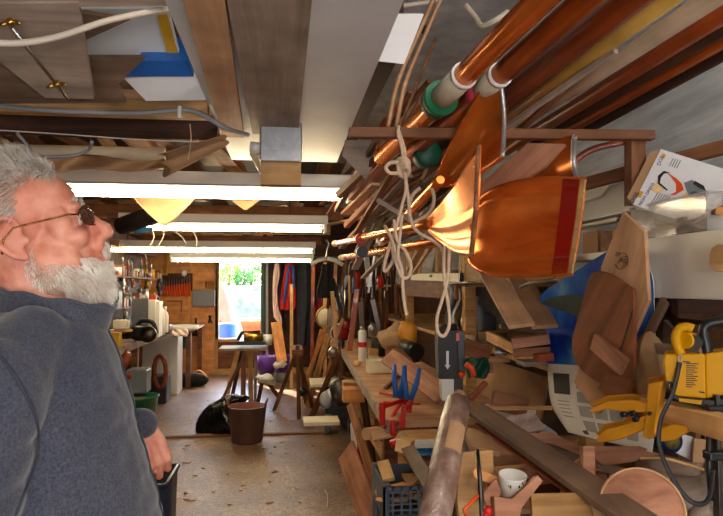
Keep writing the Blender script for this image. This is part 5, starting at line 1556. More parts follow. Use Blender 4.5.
# white cup with drill bits/speckles
c = PY(511, 490, 1.52)
t = T('speckled_cup', 'white plastic cup with glue-speckled rim standing among the offcuts', 'cup', V((c.x, c.y, c.z-.02)))
mm = TR(c.x, c.y, c.z-.045) @ RX(.15)
O('cup', MB().lathe([(0, 0), (.026, 0), (.034, .085), (.035, .088), (.033, .088), (.025, .006), (0, .006)], mm, 26), 'white', t)
for k in range(11):
    a_ = -PI/2 + R(-.9, .9); z = R(.065, .08)
    O('glue_drip', MB().ball(mm @ V((.0335*math.cos(a_), .0335*math.sin(a_), z)), (.002, .002, .0035), seg=8), 'tape' if k % 2 else 'ink', t)
# assorted foreground timber
def F_(name, label, cat, pts, Y, mat, n=(-.15, -1, .35), th=.02, grain=0, bev=.002, px=None):
    c = px or (sum(p[0] for p in pts)/len(pts), sum(p[1] for p in pts)/len(pts))
    return poly(name, label, cat, pts, PY(c[0], c[1], Y), V(n), th, mat, grain=grain, bev=bev)
F_('pale_board', 'pale clean board lying face up at the bottom of the pile', 'board', [(531, 493), (598, 492), (606, 540), (534, 540)], 1.38, 'pine', n=(0, -.5, 1))
F_('pale_board', 'torn pale ply edge beside the clean board at the bottom', 'board', [(590, 492), (603, 496), (610, 540), (598, 540)], 1.36, 'card', n=(0, -.5, 1))
F_('box_frame', 'open wooden box side with a curved notch, left of the speckled cup', 'box', [(459, 452), (493, 450), (494, 470), (488, 482), (486, 512), (462, 540), (457, 500)], 1.62, 'pine', th=.05)
F_('paddle_piece', 'round-ended orange wooden piece inside the open box', 'wood piece', [(473, 470), (478, 466), (482, 470), (500, 478), (498, 486), (480, 480), (474, 478)], 1.57, 'orange')
F_('angled_offcut', 'triangular tan offcut left of the cup', 'offcut', [(484, 492), (496, 478), (502, 492), (492, 512), (484, 500)], 1.5, 'pink')
F_('beam_offcut', 'thick tan block leaning across in front of the cup', 'block', [(494, 496), (512, 499), (538, 475), (543, 481), (522, 508), (516, 540), (496, 540)], 1.44, 'pink', th=.05)
F_('notched_board', 'curved tan board behind the long dark board', 'board', [(525, 433), (552, 432), (592, 452), (592, 460), (552, 444), (522, 438)], 1.95, 'pink')
F_('dark_sheet', 'dark veneer sheet under the curved tan board', 'veneer', [(530, 440), (552, 436), (590, 456), (572, 468), (545, 462)], 1.98, 'greyd')
F_('pine_block', 'upright reddish block standing beside the round wooden disc', 'block', [(583, 446), (595, 446), (596, 482), (583, 480)], 1.55, 'pink', th=.03)
F_('torn_board', 'wide pinkish board with a ragged lower edge under the yellow clamps', 'board', [(592, 446), (640, 446), (660, 454), (632, 462), (604, 466), (596, 460)], 1.62, 'pink')
F_('triangle_board', 'tan board corner pointing left of the upright reddish block', 'board', [(566, 468), (584, 456), (584, 478)], 1.6, 'tan')
F_('brown_shelf', 'flat brown plate under the wrapped tube end at the worktop', 'board', [(462, 424), (500, 440), (500, 452), (470, 446)], 1.95, 'card', n=(0, -.4, 1))
F_('clear_bag', 'crinkled clear plastic bag lying behind the long dark board', 'bag', [(505, 416), (534, 412), (548, 430), (520, 434), (508, 426)], 2.12, 'plasticwrap')
F_('pale_rag', 'pale blue-white rag between the plastic bag and the calendar', 'rag', [(538, 420), (556, 432), (566, 446), (540, 434)], 2.1, 'conduit')
F_('teal_case', 'grey-green metal case under the white-edged worktop', 'case', [(465, 440), (486, 440), (486, 492), (465, 492)], 2.05, 'greyp')
# blade handle / rod standing
o = O('steel_rod', MB().tube([PY(477, 450, 1.5), PY(480, 480, 1.46), PY(485, 580, 1.42)], .0055, 10), 'dsteel'); tag(o, 'steel rod standing upright in front of the open box', 'rod')
o = O('red_try_square', MB().tube([PY(466, 516, 1.4), PY(464, 510, 1.4), PY(478, 495, 1.42)], .0045, 6), 'orangep'); tag(o, 'orange-red angled tool frame at the bottom left of the cup', 'tool')
o = O('red_ball_knob', MB().ball(PY(488, 511, 1.4), (.011, .011, .012)).ball(PY(486, 515, 1.4), .009), 'red'); tag(o, 'small red knob beside the orange-red tool', 'knob')
# wooden discs
def disc(name, label, px, py, Y, r, th, n, mat, squash=1):
    n = V(n).normalized(); c = PY(px, py, Y); m = frame(n.orthogonal(), n, c)
    t = T(name, label, 'wooden disc', c)
    O('disc_face', MB().lathe([(0, 0), (r*.93, 0), (r*.95, -.004), (0, -.004)], m, 40), mat, t)
    O('disc_rim', MB().lathe([(r*.95, -th), (r, -th), (r, .002), (r*.95, .002), (r*.94, -.002)], m, 40), 'tan', t)
    O('disc_back', MB().cyl(r*.95, -th, -.005, m, 40), mat, t)
disc('round_blank', 'large round wooden blank standing on edge at the lower right', 642, 510, 1.34, .092, .03, (-.45, -1, .35), 'pink')
disc('round_blank', 'second round blank, greyer, behind the large one', 668, 500, 1.42, .06, .03, (.2, -1, .3), 'greyb')
# logs
for i, (a, b, r, lb) in enumerate([((640, 470, 1.62), (704, 476, 1.5), .034, 'grey log lying level behind the webbing strap'), ((664, 500, 1.45), (716, 492, 1.4), .045, 'thick weathered log at the bottom right corner'), ((700, 530, 1.35), (716, 470, 1.5), .03, 'short upright log stub under the bar clamp')]):
    A, Bv = PY(*a), PY(*b)
    t = T('log', lb, 'log', (A+Bv)/2)
    O('bark', MB().tube([A*.999+Bv*.001, A*.66+Bv*.34+V((0, 0, .004)), A*.33+Bv*.67-V((0, 0, .003)), Bv], [r, r*1.06, r*.98, r], 18), 'greyb', t)
    O('cut_end', MB().tube([A-(Bv-A).normalized()*.002, A], r*.93, 18), 'pine', t)
cable('bent_cane', 'pale cane bending over the grey log', [(640, 458, 1.5), (668, 459, 1.48), (704, 470, 1.45)], .004, 'pine', cat='cane')
# jar lid / round tin behind the clamps
M['lidprint'] = plain('lid_print', sr(60, 92, 50), .5, c2=sr(150, 120, 40), scale=60)
t = T('round_tin', 'round dark tin with a green-gold lid behind the yellow clamps', 'tin', PY(672, 440, 1.72))
m = frame(V((1, 0, 0)), V((-.3, -1, .1)), PY(672, 441, 1.72))
O('tin_body', MB().cyl(.034, -.05, 0, m, 26), 'inkblue', t); O('lid_print', MB().cyl(.024, 0, .002, m, 24), 'lidprint', t)
F_('newspaper', 'sheet of newspaper tucked behind the grey log', 'newspaper', [(676, 432), (696, 438), (694, 462), (674, 452)], 1.75, 'paper', n=(-.5, -1, .1), th=.003)
F_('brown_backboard', 'brown board behind the newspaper, right of the calendar bottom', 'board', [(694, 438), (706, 440), (704, 470), (692, 464)], 1.7, 'card', n=(-.5, -1, .1))
# filler offcuts lying on the pile bench
for k in range(60):
    x, y = R(.70, 1.7), R(1.35, 2.2); a = R(0, PI); L = R(.08, .28); z = .80 + R(0, .07)
    d = V((math.cos(a), math.sin(a), R(-.08, .08)))*L/2
    plank('pile_offcut', 'loose offcut lying in the heap on the lower right bench', 'offcut', V((x, y, z))-d, V((x, y, z))+d, R(.02, .09), R(.012, .03), random.choice(['pink', 'tan', 'brown', 'pine', 'greyb', 'pink']), group='offcuts heaped on the lower right bench', bev=0)
# rack lower back: boards behind the pile, standing
for k in range(12):
    y = 1.0 + k*.12
    plank('standing_board', 'rough board standing behind the offcut heap', 'board', (1.62+R(-.03, .03), y, .80), (1.66, y+R(-.03, .03), R(1.15, 1.4)), .10, .02, random.choice(['brown', 'pink', 'greyd', 'tan']), up=V((-1, 0, 0)), group='boards standing behind the offcut heap', bev=0)

# ---- under the bench, left part: leaning boards, stool crate, rope reel
t = T('plastic_crate_stool', 'slate grey plastic crate on legs with slotted sides, bottom centre', 'crate', (.55, 2.7, 0))
cz = .68; A = PZ(383, 488, cz); 
x0, x1, y0, y1 = .405, .70, 2.55, 2.88
cr = MB()
cr.bbox(x0, x1, y0, y0+.012, cz-.015, cz); cr.bbox(x0, x1, y0, y0+.012, cz-.13, cz-.115)
for k in range(4): cr.bbox(x0, x1, y0+.003, y0+.009, cz-.10+k*.024, cz-.093+k*.024)
for k in range(9): cr.bbox(x0+k*.036, x0+k*.036+.008, y0, y0+.012, cz-.12, cz)
cr.bbox(x0, x0+.012, y0, y1, cz-.13, cz); cr.bbox(x1-.012, x1, y0, y1, cz-.13, cz); cr.bbox(x0, x1, y1-.012, y1, cz-.13, cz)
cr.bbox(x0, x1, y0, y1, cz-.135, cz-.125)
O('crate_body', cr, 'crate', t)
for x in (x0+.015, x1-.015):
    for y in (y0+.015, y1-.015): O('leg', MB().tube([(x, y, 0), (x, y, cz+.01)], .016, 10), 'crate', t)
for k in range(10):
    p = V((R(x0+.05, x1-.05), R(y0+.06, y1-.06), cz-.10+R(0, .06))); a = R(0, PI); d = V((math.cos(a), math.sin(a), R(-.3, .3)))*R(.04, .09)
    plank('crate_offcut', 'small offcut in the slate grey crate', 'offcut', p-d, p+d, R(.03, .06), R(.01, .025), random.choice(['pine', 'orange', 'tan', 'pine']), group='offcuts in the slate grey crate', bev=0)
plank('yellow_offcut', 'bright pine offcut on top of the crate load', 'offcut', PY(383, 462, 2.7), PY(389, 480, 2.6), .05, .02, 'pine', up=V((-.2, -1, 1)))
p = PY(424, 459, 2.80)
t = T('rope_reel', 'reel of bright blue rope under the white-edged worktop', 'rope reel', p)
for k in range(7): O('rope_turn', MB().tube([(p.x+.052*math.cos(a), p.y+.052*math.sin(a), p.z+.008+k*.0125) for a in [i*PI/10 for i in range(20)]], .0075, 8, closed=True), 'cyan', t)
O('core', MB().cyl(.046, 0, .095, TR(*p), 20), 'blue', t)
O('flange', MB().cyl(.062, -.006, 0, TR(*p), 24), 'black', t); O('flange', MB().cyl(.060, .095, .099, TR(*p), 24), 'steel', t)
bx('under_shelf', 'brown shelf board under the side worktop carrying the blue rope reel', 'shelf', e1.x+.08, .95, 2.66, 2.95, p.z-.03, p.z-.0065, 'brown')
plank('leaning_beam', 'thick old beam end sloping down from under the worktop', 'beam', PY(404, 442, 2.55), PY(440, 500, 2.0), .05, .08, 'greyd', up=V((-.6, 0, 1)))
plank('leaning_beam', 'pale round-cornered block on top of the sloping beam', 'beam', PY(398, 443, 2.45), PY(412, 447, 2.42), .06, .05, 'pine')
for i, (a, b, w, mt, lb) in enumerate([
    ((350, 404, 4.3), (392, 545, 0), .06, 'pink', 'long pinkish batten leaning along the bench front, nearest the aisle'),
    ((357, 420, 4.2), (398, 560, 0), .055, 'brown', 'brown batten leaning behind the pinkish one'),
    ((346, 450, 4.2), (384, 560, 0), .17, 'pink', 'wide pinkish board leaning low at the aisle side of the bench'),
    ((372, 436, 2.9), (400, 430, 2.9), .05, 'tan', 'tan roll end poking out below the bench edge'),
    ((362, 392, 5.0), (374, 470, 0), .08, 'dark', 'dark board leaning under the far bench')]):
    plank('leaning_board', lb, 'board', PY(*a), PY(*b) if b[2] else PZ(b[0], b[1], .01), w, .018, mt, up=V((-1, -.6, .4)))
poly('white_packet', 'white packet with a blue mark leaning against the bench leg', 'packet', [(350, 424), (357, 416), (357, 462), (352, 458)], PY(354, 440, 5.2), V((-1, -.8, 0)), .02, 'paper')
poly('red_packet', 'dark red packet beside the white one', 'packet', [(357, 438), (362, 442), (363, 464), (357, 462)], PY(360, 450, 5.15), V((-1, -.8, 0)), .02, 'rededge')
o = O('salmon_tube', MB().tube([PZ(358, 460, .025), PZ(363, 468, .025)], .025, 10), 'pinkc'); tag(o, 'short salmon-pink tube end below the red packet', 'tube')
o = O('paper_roll', MB().tube([PY(366, 434, 3.0), PY(388, 431, 3.1)], .03, 14), 'card'); tag(o, 'tan paper roll stored under the bench', 'roll')
for k in range(36):
    y = R(3.0, 6.6); x = R(.72, 1.05); z = .34 + R(0, .35); a = R(0, PI); d = V((math.cos(a)*.6, math.sin(a), R(-.1, .1)))*R(.08, .22)
    plank('under_bench_offcut', 'offcut stacked on the low shelf under the long bench', 'offcut', V((x, y, z))-d, V((x, y, z))+d, R(.05, .1), R(.02, .06), random.choice(['pine', 'tan', 'orange', 'pink', 'dark']), group='offcuts under the long bench', bev=0)
for i, (px, py, Y, w, h, d, mt, lb) in enumerate([
    (354, 396, 4.7, .16, .10, .14, 'orange', 'orange-brown wooden box under the far end of the bench'),
    (352, 386, 5.0, .14, .06, .14, 'pine', 'pale wooden block on top of the orange-brown box'),
    (322, 424, 5.2, .30, .03, .25, 'cream', 'cream flat board on the trolley under the bench end')]):
    p = PY(px, py, Y); bx('wooden_box', lb, 'box', p.x-w/2, p.x+w/2, Y, Y+d, p.z-h/2, p.z+h/2, mt)
# ================================================================ LEFT SIDE AND BACK
# bench along the left wall
LX = -1.63
t = T('left_workbench', 'cluttered workbench along the left wall behind the man', 'workbench', (-2.0, 7, 0))
O('bench_top', MB().bbox(XL+.01, LX, 5.0, 8.8, .87, .905, bev=.004), 'greyb', t)
O('front_edge', MB().bbox(LX, LX+.02, 5.0, 8.8, .83, .908), 'greyb', t)
for y in (5.6, 7.3): O('leg', MB().bbox(LX-.08, LX-.01, y-.04, y+.04, 0, .869), 'brown', t)
O('low_shelf', MB().bbox(XL+.02, LX-.1, 5.1, 8.7, .32, .35), 'tan', t)
t = T('drawer_cabinet', 'narrow white cabinet at the end of the left bench', 'cabinet', (-1.65, 8.95, 0))
e = PZ(173, 389, 0)
cx0, cx1 = PY(168.5, 350, 8.95).x, PY(178, 350, 8.95).x
O('cabinet_body', MB().bbox(cx0-.35, cx1, 8.95, 9.35, .0, .86, bev=.004), 'whitemel', t)
O('cabinet_door', MB().bbox(cx0, cx1-.005, 8.93, 8.949, .03, .80, bev=.003), 'white', t)
O('top', MB().bbox(cx0-.37, cx1+.02, 8.92, 9.38, .861, .89, bev=.004), 'steel', t)
# second bench behind, toward the pegboard
t = T('corner_bench', 'low corner bench under the screwdriver rack with white trays on it', 'workbench', (-1.7, 10, 0))
O('bench_top', MB().bbox(XL+.01, -1.35, 9.5, 10.97, .84, .875, bev=.004), 'tan', t)
O('leg', MB().bbox(-1.46, -1.39, 9.55, 9.62, 0, .839), 'brown', t)
O('leg', MB().bbox(-1.46, -1.39, 10.8, 10.87, 0, .839), 'brown', t)
# on the left bench
def onl(px, py, z=.906): return PZ(px, py, z)
def lx(px, Y, z=.906): 
    p = PY(px, 300, Y); p.z = z; return p

def bottleat(label, p, h, r, mat, neck=.45, capm='white', grp=None):
    t = T('plastic_bottle', label, 'bottle', p, grp)
    O('bottle_body', MB().lathe([(0, 0), (r*.95, 0), (r, .006), (r, h*.62), (r*.8, h*.74), (r*neck, h*.82), (r*neck, h*.9), (0, h*.9)], TR(*p), 18), mat, t)
    O('cap', MB().lathe([(0, h*.9), (r*neck*1.15, h*.9), (r*neck*1.15, h), (0, h)], TR(*p), 12), capm, t)
bottleat('white glue bottle on the left bench below the round pan', lx(160.5, 8.0), .42, .06, 'white')
bottleat('smaller white bottle on the left bench, right of the pale boxes', lx(165, 8.4), .34, .05, 'white')
bx('upright_carton', 'tall pale grey box standing on the left bench', 'box', *(lambda p: (p.x-.12, p.x+.06))(lx(150, 7.6)), 7.6, 7.8, .906, .906+.44, 'whitemel')
bx('upright_carton', 'tall white box right of the pale grey one on the left bench', 'box', *(lambda p: (p.x-.06, p.x+.05))(lx(156, 7.7)), 7.65, 7.85, .906, .906+.42, 'white')
bx('leaning_sheet', 'grey-green sheet leaning on the left wall behind the tall boxes', 'sheet', *(lambda p: (p.x-.12, p.x+.06))(lx(142, 7.4)), 7.45, 7.48, .906, .906+.46, 'greyp')
bx('small_tub', 'cream tub on the ledge beside the jacket collar', 'tub', *(lambda p: (p.x-.06, p.x+.06))(PY(120, 320, 5.6)), 5.6, 5.7, PY(120, 329, 5.6).z, PY(120, 320, 5.6).z, 'cream', bev=.008)
plank('wall_ledge', 'short wooden ledge above the left bench beside the jacket', 'ledge', PY(100, 331, 5.65), PY(131, 330, 5.75), .16, .02, 'pine')
bx('yellow_tin', 'yellow tin standing under the ledge beside the jacket', 'tin', *(lambda p: (p.x-.06, p.x+.05))(PY(114, 340, 6.5)), 6.5, 6.6, .906, PY(116, 333, 6.5).z, 'tape')
# circular saw, black, on the bench
p = onl(143, 338); p = lx(142, 7.1)
t = T('power_saw', 'black hand-held power saw lying on the left bench', 'saw', p)
O('saw_body', MB().ball(p+V((0, 0, .09)), (.15, .10, .09)).tube([p+V((-.2, 0, .05)), p+V((-.05, 0, .08))], [.03, .05], 10), 'black', t)
O('saw_handle', MB().tube(smoothpts([p+V((-.06, 0, .14)), p+V((0, 0, .22)), p+V((.12, 0, .20)), p+V((.16, 0, .08))], 5), .024, 10), 'black', t)
O('blade_guard', MB().cyl(.09, -.02, .02, frame(V((1, 0, 0)), V((0, 1, 0)), p+V((.09, -.09, .08))), 20), 'dsteel', t)
t = T('bench_vice', 'dark iron vice at the bench corner above the white cabinet', 'vice', lx(160, 8.6))
p = lx(160, 8.62)
O('vice_body', MB().box(p+V((0, 0, .03)), (.16, .16, .10), bev=.01), 'dsteel', t)
O('vice_jaw', MB().box(p+V((.12, 0, .03)), (.05, .18, .12), bev=.008), 'dsteel', t)
O('handle', MB().tube([p+V((.20, -.12, -.02)), p+V((.20, .12, .0))], .012, 8), 'steel', t)
o = O('white_tray', MB().lathe([(0, 0), (.18, 0), (.24, .08), (.22, .08), (.17, .015), (0, .015)], TR(*PZ(182, 331, .876)), 20), 'white'); tag(o, 'white bowl on the corner bench under the screwdrivers', 'bowl')
o = O('crumpled_cloth', MB().grid(lambda u, v: PZ(172+16*u, 336-10*v, .88+.05*abs(math.sin(u*6+v*4))), 10, 8, thick=.01), 'whitecloth'); tag(o, 'crumpled white cloth on the corner bench', 'cloth')
o = O('purple_tin', MB().lathe([(0, 0), (.05, 0), (.05, .05), (0, .05)], TR(*PZ(190, 328, .876)), 14), 'purple'); tag(o, 'small purple tin at the corner bench edge', 'tin')
# below / under left bench
bx('grey_bin', 'pale grey bin under the left bench', 'bin', *(lambda p: (p.x-.12, p.x+.10))(PY(138, 380, 7.0)), 6.95, 7.2, .352, .352+.26, 'greyp', bev=.02)
bx('cardboard_box', 'cardboard box below the grey bin beside the jacket', 'box', *(lambda p: (p.x-.2, p.x+.15))(PY(132, 380, 7.0)), 6.9, 7.2, 0, .32, 'card')
t = T('garden_tub', 'green plastic tub standing by the man’s arm', 'tub', PZ(140, 426, 0))
p = PZ(137, 430, 0)
O('tub_body', MB().lathe([(0, 0), (.16, 0), (.21, .34), (.22, .345), (.22, .36), (.20, .36), (.155, .02), (0, .02)], TR(p.x, p.y, 0), 26), 'green', t)
o = O('leather_belt', MB().tube(smoothpts([PY(112, 352, 5.3), PY(124, 366, 5.2), PY(128, 352, 5.2), PY(120, 372, 5.2), PY(132, 376, 5.2)], 5), .03, 8), 'mahog'); tag(o, 'coiled brown leather strap hanging from the left bench', 'strap')
o = O('drive_belt', MB().tube([PY(160+6*math.cos(a), 372+16*math.sin(a), 8.2) for a in [k*PI/8 for k in range(16)]], .03, 8, closed=True), 'mahog'); tag(o, 'brown hoop standing under the left bench', 'hoop')
bx('green_board', 'dark green board under the corner bench', 'board', *(lambda p: (p.x-.06, p.x+.06))(PY(184, 345, 9.9)), 9.9, 9.93, .55, .839, 'teal')
bx('waste_bin', 'dark bin standing behind the white cabinet', 'bin', *(lambda p: (p.x-.16, p.x+.1))(PY(160, 388, 8.4)), 8.3, 8.6, 0, .35, 'rubber', bev=.01)
# dark tool bag on the floor
p = PZ(189, 386, 0)
t = T('tool_bag', 'black tool bag with an orange-trimmed handle on the floor by the back wall', 'bag', p)
O('bag_body', MB().ball(p+V((0, 0, .09)), (.30, .16, .12)).ball(p+V((-.12, 0, .12)), (.16, .14, .10)), 'blackcloth', t)
O('handle', MB().tube(smoothpts([p+V((.05, -.05, .16)), p+V((.15, -.05, .24)), p+V((.27, -.05, .14))], 5), .015, 8), 'orange', t)
M['slate'] = plain('blue_black_plastic', sr(34, 38, 52), .4, var=.1)
# bin behind the hand
p = PY(166, 486, 2.3)
t = T('slate_bin', 'dark blue-black rectangular bin just below the man’s hand', 'bin', (p.x, 2.42, 0))
p = PY(168, 486, 2.3)
sb = MB()
X0, X1, Y0, Y1, Zt = p.x-.19, p.x-.008, 2.30, 2.55, p.z
sb.grid(lambda u, v: V(((X0+.02)+(X1-X0-.04)*u-.02*(1-2*u)*v, Y0+.02-.02*v, .02+(Zt-.02)*v)), 1, 1, thick=.006)
sb.grid(lambda u, v: V(((X1-.02)+.02*v, Y0+.02-.02*v+(Y1-Y0-.04+.04*v)*u, .02+(Zt-.02)*v)), 1, 1, thick=.006)
sb.grid(lambda u, v: V(((X0+.02)-.02*v, Y0+.02-.02*v+(Y1-Y0-.04+.04*v)*(1-u), .02+(Zt-.02)*v)), 1, 1, thick=.006)
sb.grid(lambda u, v: V(((X1-.02)+.02*v-(X1-X0-.04+.04*v)*u, Y1-.02+.02*v, .02+(Zt-.02)*v)), 1, 1, thick=.006)
sb.bbox(X0+.02, X1-.02, Y0+.02, Y1-.02, 0, .02)
O('bin_body', sb, 'slate', t)
O('bin_rim', MB().tube([(X0, Y0, Zt), (X1, Y0, Zt), (X1, Y1, Zt), (X0, Y1, Zt)], .010, 8, closed=True), 'slate', t)

# tools hung on the left wall
bx('tool_board', 'dark boarding with tools and tins in front of it, above the left bench', 'boarding', -2.14, -2.11, 5.6, 9.45, .91, 2.2, 'leftwall')

cats = ['hand saw', 'pan', 'jar', 'box', 'chisel']
random.seed(5)
def wy(px): 
    r = ray(px, 300); return CAM + r*((XL+.06)/r.x)
def hung(label, px, py, h, kind, mat):
    r = ray(px, py); q = CAM + r*(-1.93/r.x)
    s = q.y/620
    if kind in ('can', 'box'):
        k_ = h*s*(.52 if kind == 'can' else .5); q.z = min((.906, 1.26, 1.63, 1.96), key=lambda z_: abs(z_ + k_ - q.z)) + k_ + .001
    if kind == 'saw':
        t = T('hand_saw', label, 'saw', q)
        m = frame(V((0, .35, -1)), V((1, 0, 0)), q)
        L = h*s
        O('saw_blade', MB().prism([(-L/2, -.02), (L/2, -.06), (L/2, .06), (-L/2, .03)], -.002, .002, m), 'dsteel', t)
        O('saw_handle', MB().tube([m@V((L/2, -.05, 0)), m@V((L/2+.10, -.04, 0)), m@V((L/2+.10, .05, 0)), m@V((L/2, .05, 0))], .014, 8, closed=True), 'mahog', t)
    elif kind == 'pan':
        t = T('round_pan', label, 'pan', q)
        m = frame(V((0, 1, 0)), V((.8, -.6, 0)), q)
        O('pan_body', MB().lathe([(0, 0), (h*s*.42, 0), (h*s*.5, .05), (h*s*.48, .05), (h*s*.40, .01), (0, .01)], m, 24), mat, t)
        O('handle', MB().tube([m@V((h*s*.5, 0, .04)), m@V((h*s*.95, 0, .04))], .012, 8), 'dsteel', t)
    elif kind == 'bar':
        t = T('hanging_tool', label, 'tool', q)
        L = h*s
        O('tool_shaft', MB().tube([q+V((0, 0, L/2)), q+V((0, .02, -L*.2))], .012, 8), 'steel', t)
        O('tool_handle', MB().tube([q+V((0, .02, -L*.2)), q+V((0, .03, -L*.5))], [.018, .022], 10), mat, t)
    elif kind == 'can':
        t = T('storage_can', label, 'can', q)
        O('can_body', MB().cyl(h*s*.38, -h*s/2, h*s/2, TR(*q), 18), mat, t)
        O('can_rim', MB().cyl(h*s*.40, h*s*.46, h*s*.52, TR(*q), 18), 'steel', t)
    elif kind == 'box':
        t = O('small_box', MB().box(q, (.10, h*s*.8, h*s), bev=.004), mat); tag(t, label, 'box')
hl = [
 ('dark round pan hung high on the left wall', 158, 286, 15, 'pan', 'dsteel'),
 ('copper-coloured pan left of the dark round pan', 146, 284, 10, 'pan', 'brass'),
 ('bright steel jug hung under the copper pan', 143, 297, 14, 'can', 'steel'),
 ('brown box on the left wall beside the copper pan', 137, 290, 12, 'box', 'brown'),
 ('hand saw hung on the left wall near the beard', 124, 276, 22, 'saw', ''),
 ('second hand saw hung deeper along the left wall', 132, 270, 18, 'saw', ''),
 ('red-handled tool high on the left wall', 128, 266, 16, 'bar', 'red'),
 ('green-handled tool high on the left wall', 141, 264, 14, 'bar', 'glue'),
 ('yellow-handled tool beside the green-handled one', 146, 266, 14, 'bar', 'tape'),
 ('black-handled tool under the ceiling on the left wall', 151, 268, 16, 'bar', 'black'),
 ('blue tin on the left wall below the saws', 121, 281, 8, 'can', 'blue'),
 ('reddish box on the left wall ledge near the collar', 121, 291, 9, 'box', 'mahog'),
 ('black drill body hung beside the jacket collar', 116, 304, 16, 'box', 'black'),
 ('dark wide tin on the left wall right of the black drill', 126, 303, 12, 'can', 'dsteel'),
 ('bright tin on the left wall below the dark one', 131, 312, 9, 'can', 'steel'),
 ('white tin high on the left wall', 136, 276, 8, 'can', 'white'),
 ('orange carton on the left wall right of the steel jug', 153, 297, 8, 'box', 'orangep'),
 ('steel strip hung vertically left of the screwdriver rack', 150, 276, 18, 'bar', 'steel'),
 ('brown-handled mallet hung low on the left wall', 136, 314, 14, 'bar', 'brown'),
 ('grey tin behind the dark power saw', 137, 322, 10, 'can', 'greyp'),
 ('white-handled tool hanging at the top of the left wall', 112, 268, 14, 'bar', 'white'),
 ('dark box high at the left beside the beard', 120, 262, 10, 'box', 'brown'),
]
for a in hl: hung(*a)
for k in range(84):
    px, py = R(108, 160), R(256, 330)
    if k % 3 == 0: hung('small long-handled tool among many hung on the left wall', px, py, R(8, 16), 'bar', random.choice(['brown', 'red', 'black', 'pine', 'blue']))
    elif k % 3 == 1: hung('small tin among many stored along the left wall', px, py, R(4, 8), 'can', random.choice(['steel', 'white', 'tape', 'mahog', 'greyp']))
    else: hung('small carton among many stored along the left wall', px, py, R(4, 8), 'box', random.choice(['card', 'brown', 'black', 'whitemel', 'dark']))
for o in [x for x in bpy.data.objects if x.get('label') in ('small long-handled tool among many hung on the left wall',)]: o['group'] = 'long-handled tools on the left wall'
for o in [x for x in bpy.data.objects if x.get('label') == 'small tin among many stored along the left wall']: o['group'] = 'tins along the left wall'
for o in [x for x in bpy.data.objects if x.get('label') == 'small carton among many stored along the left wall']: o['group'] = 'cartons along the left wall'
for z in (1.25, 1.62, 1.95): plank('left_shelf', 'narrow shelf along the left wall, %s' % {1.25: 'lowest of the three', 1.62: 'middle of the three', 1.95: 'top of the three'}[z], 'shelf', (-1.99, 5.6, z), (-1.99, 9.4, z), .22, .02, 'brown')
# yellow square frame, screwdriver rack, grey box, hammer on the back wall
BW = BACK - .02
def onback(px, py, d=0): return PY(px, py, BW - d)
t = T('yellow_square', 'yellow right-angled square hung on the back wall left of the screwdrivers', 'square', onback(163, 266))
O('frame_bar', MB().box(onback(167, 262, .04), (.035, .03, .36)), 'tape', t)
O('frame_bar', MB().box(onback(162.5, 274, .04), (.17, .03, .04)), 'tape', t)
t = T('screwdriver_rack', 'rack of orange-handled chisels on the back wall', 'tool rack', onback(177, 287))
O('rack_board', MB().box(onback(177, 282, .02), (.52, .02, .30)), 'dark', t)
O('rack_rail', MB().box(onback(177, 285.5, .05), (.52, .05, .03)), 'brown', t)
for k in range(11):
    a = onback(164+k*2.55, 286+(.6 if k % 2 else 0)-k*.35, .07); b = onback(164+k*2.55, 296.5-(k % 3)*.4, .07)
    h = O('chisel_handle', MB().tube([a, a*.5+b*.5, b], [.015, .019, .017], 8), 'orangep', t)
    O('chisel_blade', MB().tube([a, a+V((0, 0, .12))], .008, 6), 'steel', h)
bx('fuse_box', 'grey metal fuse box on the back wall beside the window', 'fuse box', onback(193, 300).x, onback(215.5, 300).x, BW-.12, BW+.015, onback(0, 307).z, onback(0, 290).z, 'greyp', bev=.01)
t = T('hammer', 'dark hammer hung upside down below the fuse box', 'hammer', onback(196, 325))
O('hammer_handle', MB().tube([onback(196, 318, .04), onback(196, 333, .04)], .016, 8), 'dark', t)
O('hammer_head', MB().tube([onback(192.5, 334.5, .04), onback(200, 335, .04)], .025, 10), 'dsteel', t)
t = T('pliers', 'small dark pliers on the back wall right of the hammer', 'pliers', onback(210, 320))
for s in (-1, 1): O('plier_arm', MB().tube([onback(210-s*1.2, 315.5, .03), onback(210, 318, .03), onback(210+s*1.6, 323, .03)], .013, 6), 'black', t)
t = T('brass_hooks', 'row of brass hooks shining on the back wall above the fuse box', 'hooks', onback(210, 285))
for k in range(4): O('hook', MB().tube([onback(206+k*2.6, 281+k % 2, .03), onback(206+k*2.6, 287-(k % 2), .03), onback(207+k*2.6, 288, .06)], .010, 6), 'brass', t)
for i, (px, py, r) in enumerate([(184, 273, .05), (178, 262, .03)]):
    o = O('wall_light_bulb', MB().ball(onback(px, py, .06), (r, r, r*1.2)), 'white'); tag(o, ['white round bulb above the screwdriver rack', 'small white bulb near the ceiling on the back wall'][i], 'bulb')
t = T('thin_square', 'thin steel try square under the screwdriver rack', 'square', onback(174, 305))
O('square_arm', MB().tube([onback(167, 301, .03), onback(182, 301, .03)], .008, 6), 'dsteel', t); O('square_arm', MB().tube([onback(182, 301, .03), onback(181, 312, .03)], .008, 6), 'dsteel', t)
for i, px in enumerate((190, 216)):
    plank('wall_batten', ['upright batten on the back wall left of the fuse box', 'upright pale batten at the left side of the window'][i], 'batten', onback(px, 262, .015), onback(px, 371, .015), .06, .03, ['orange', 'pine'][i], up=V((0, -1, 0)))

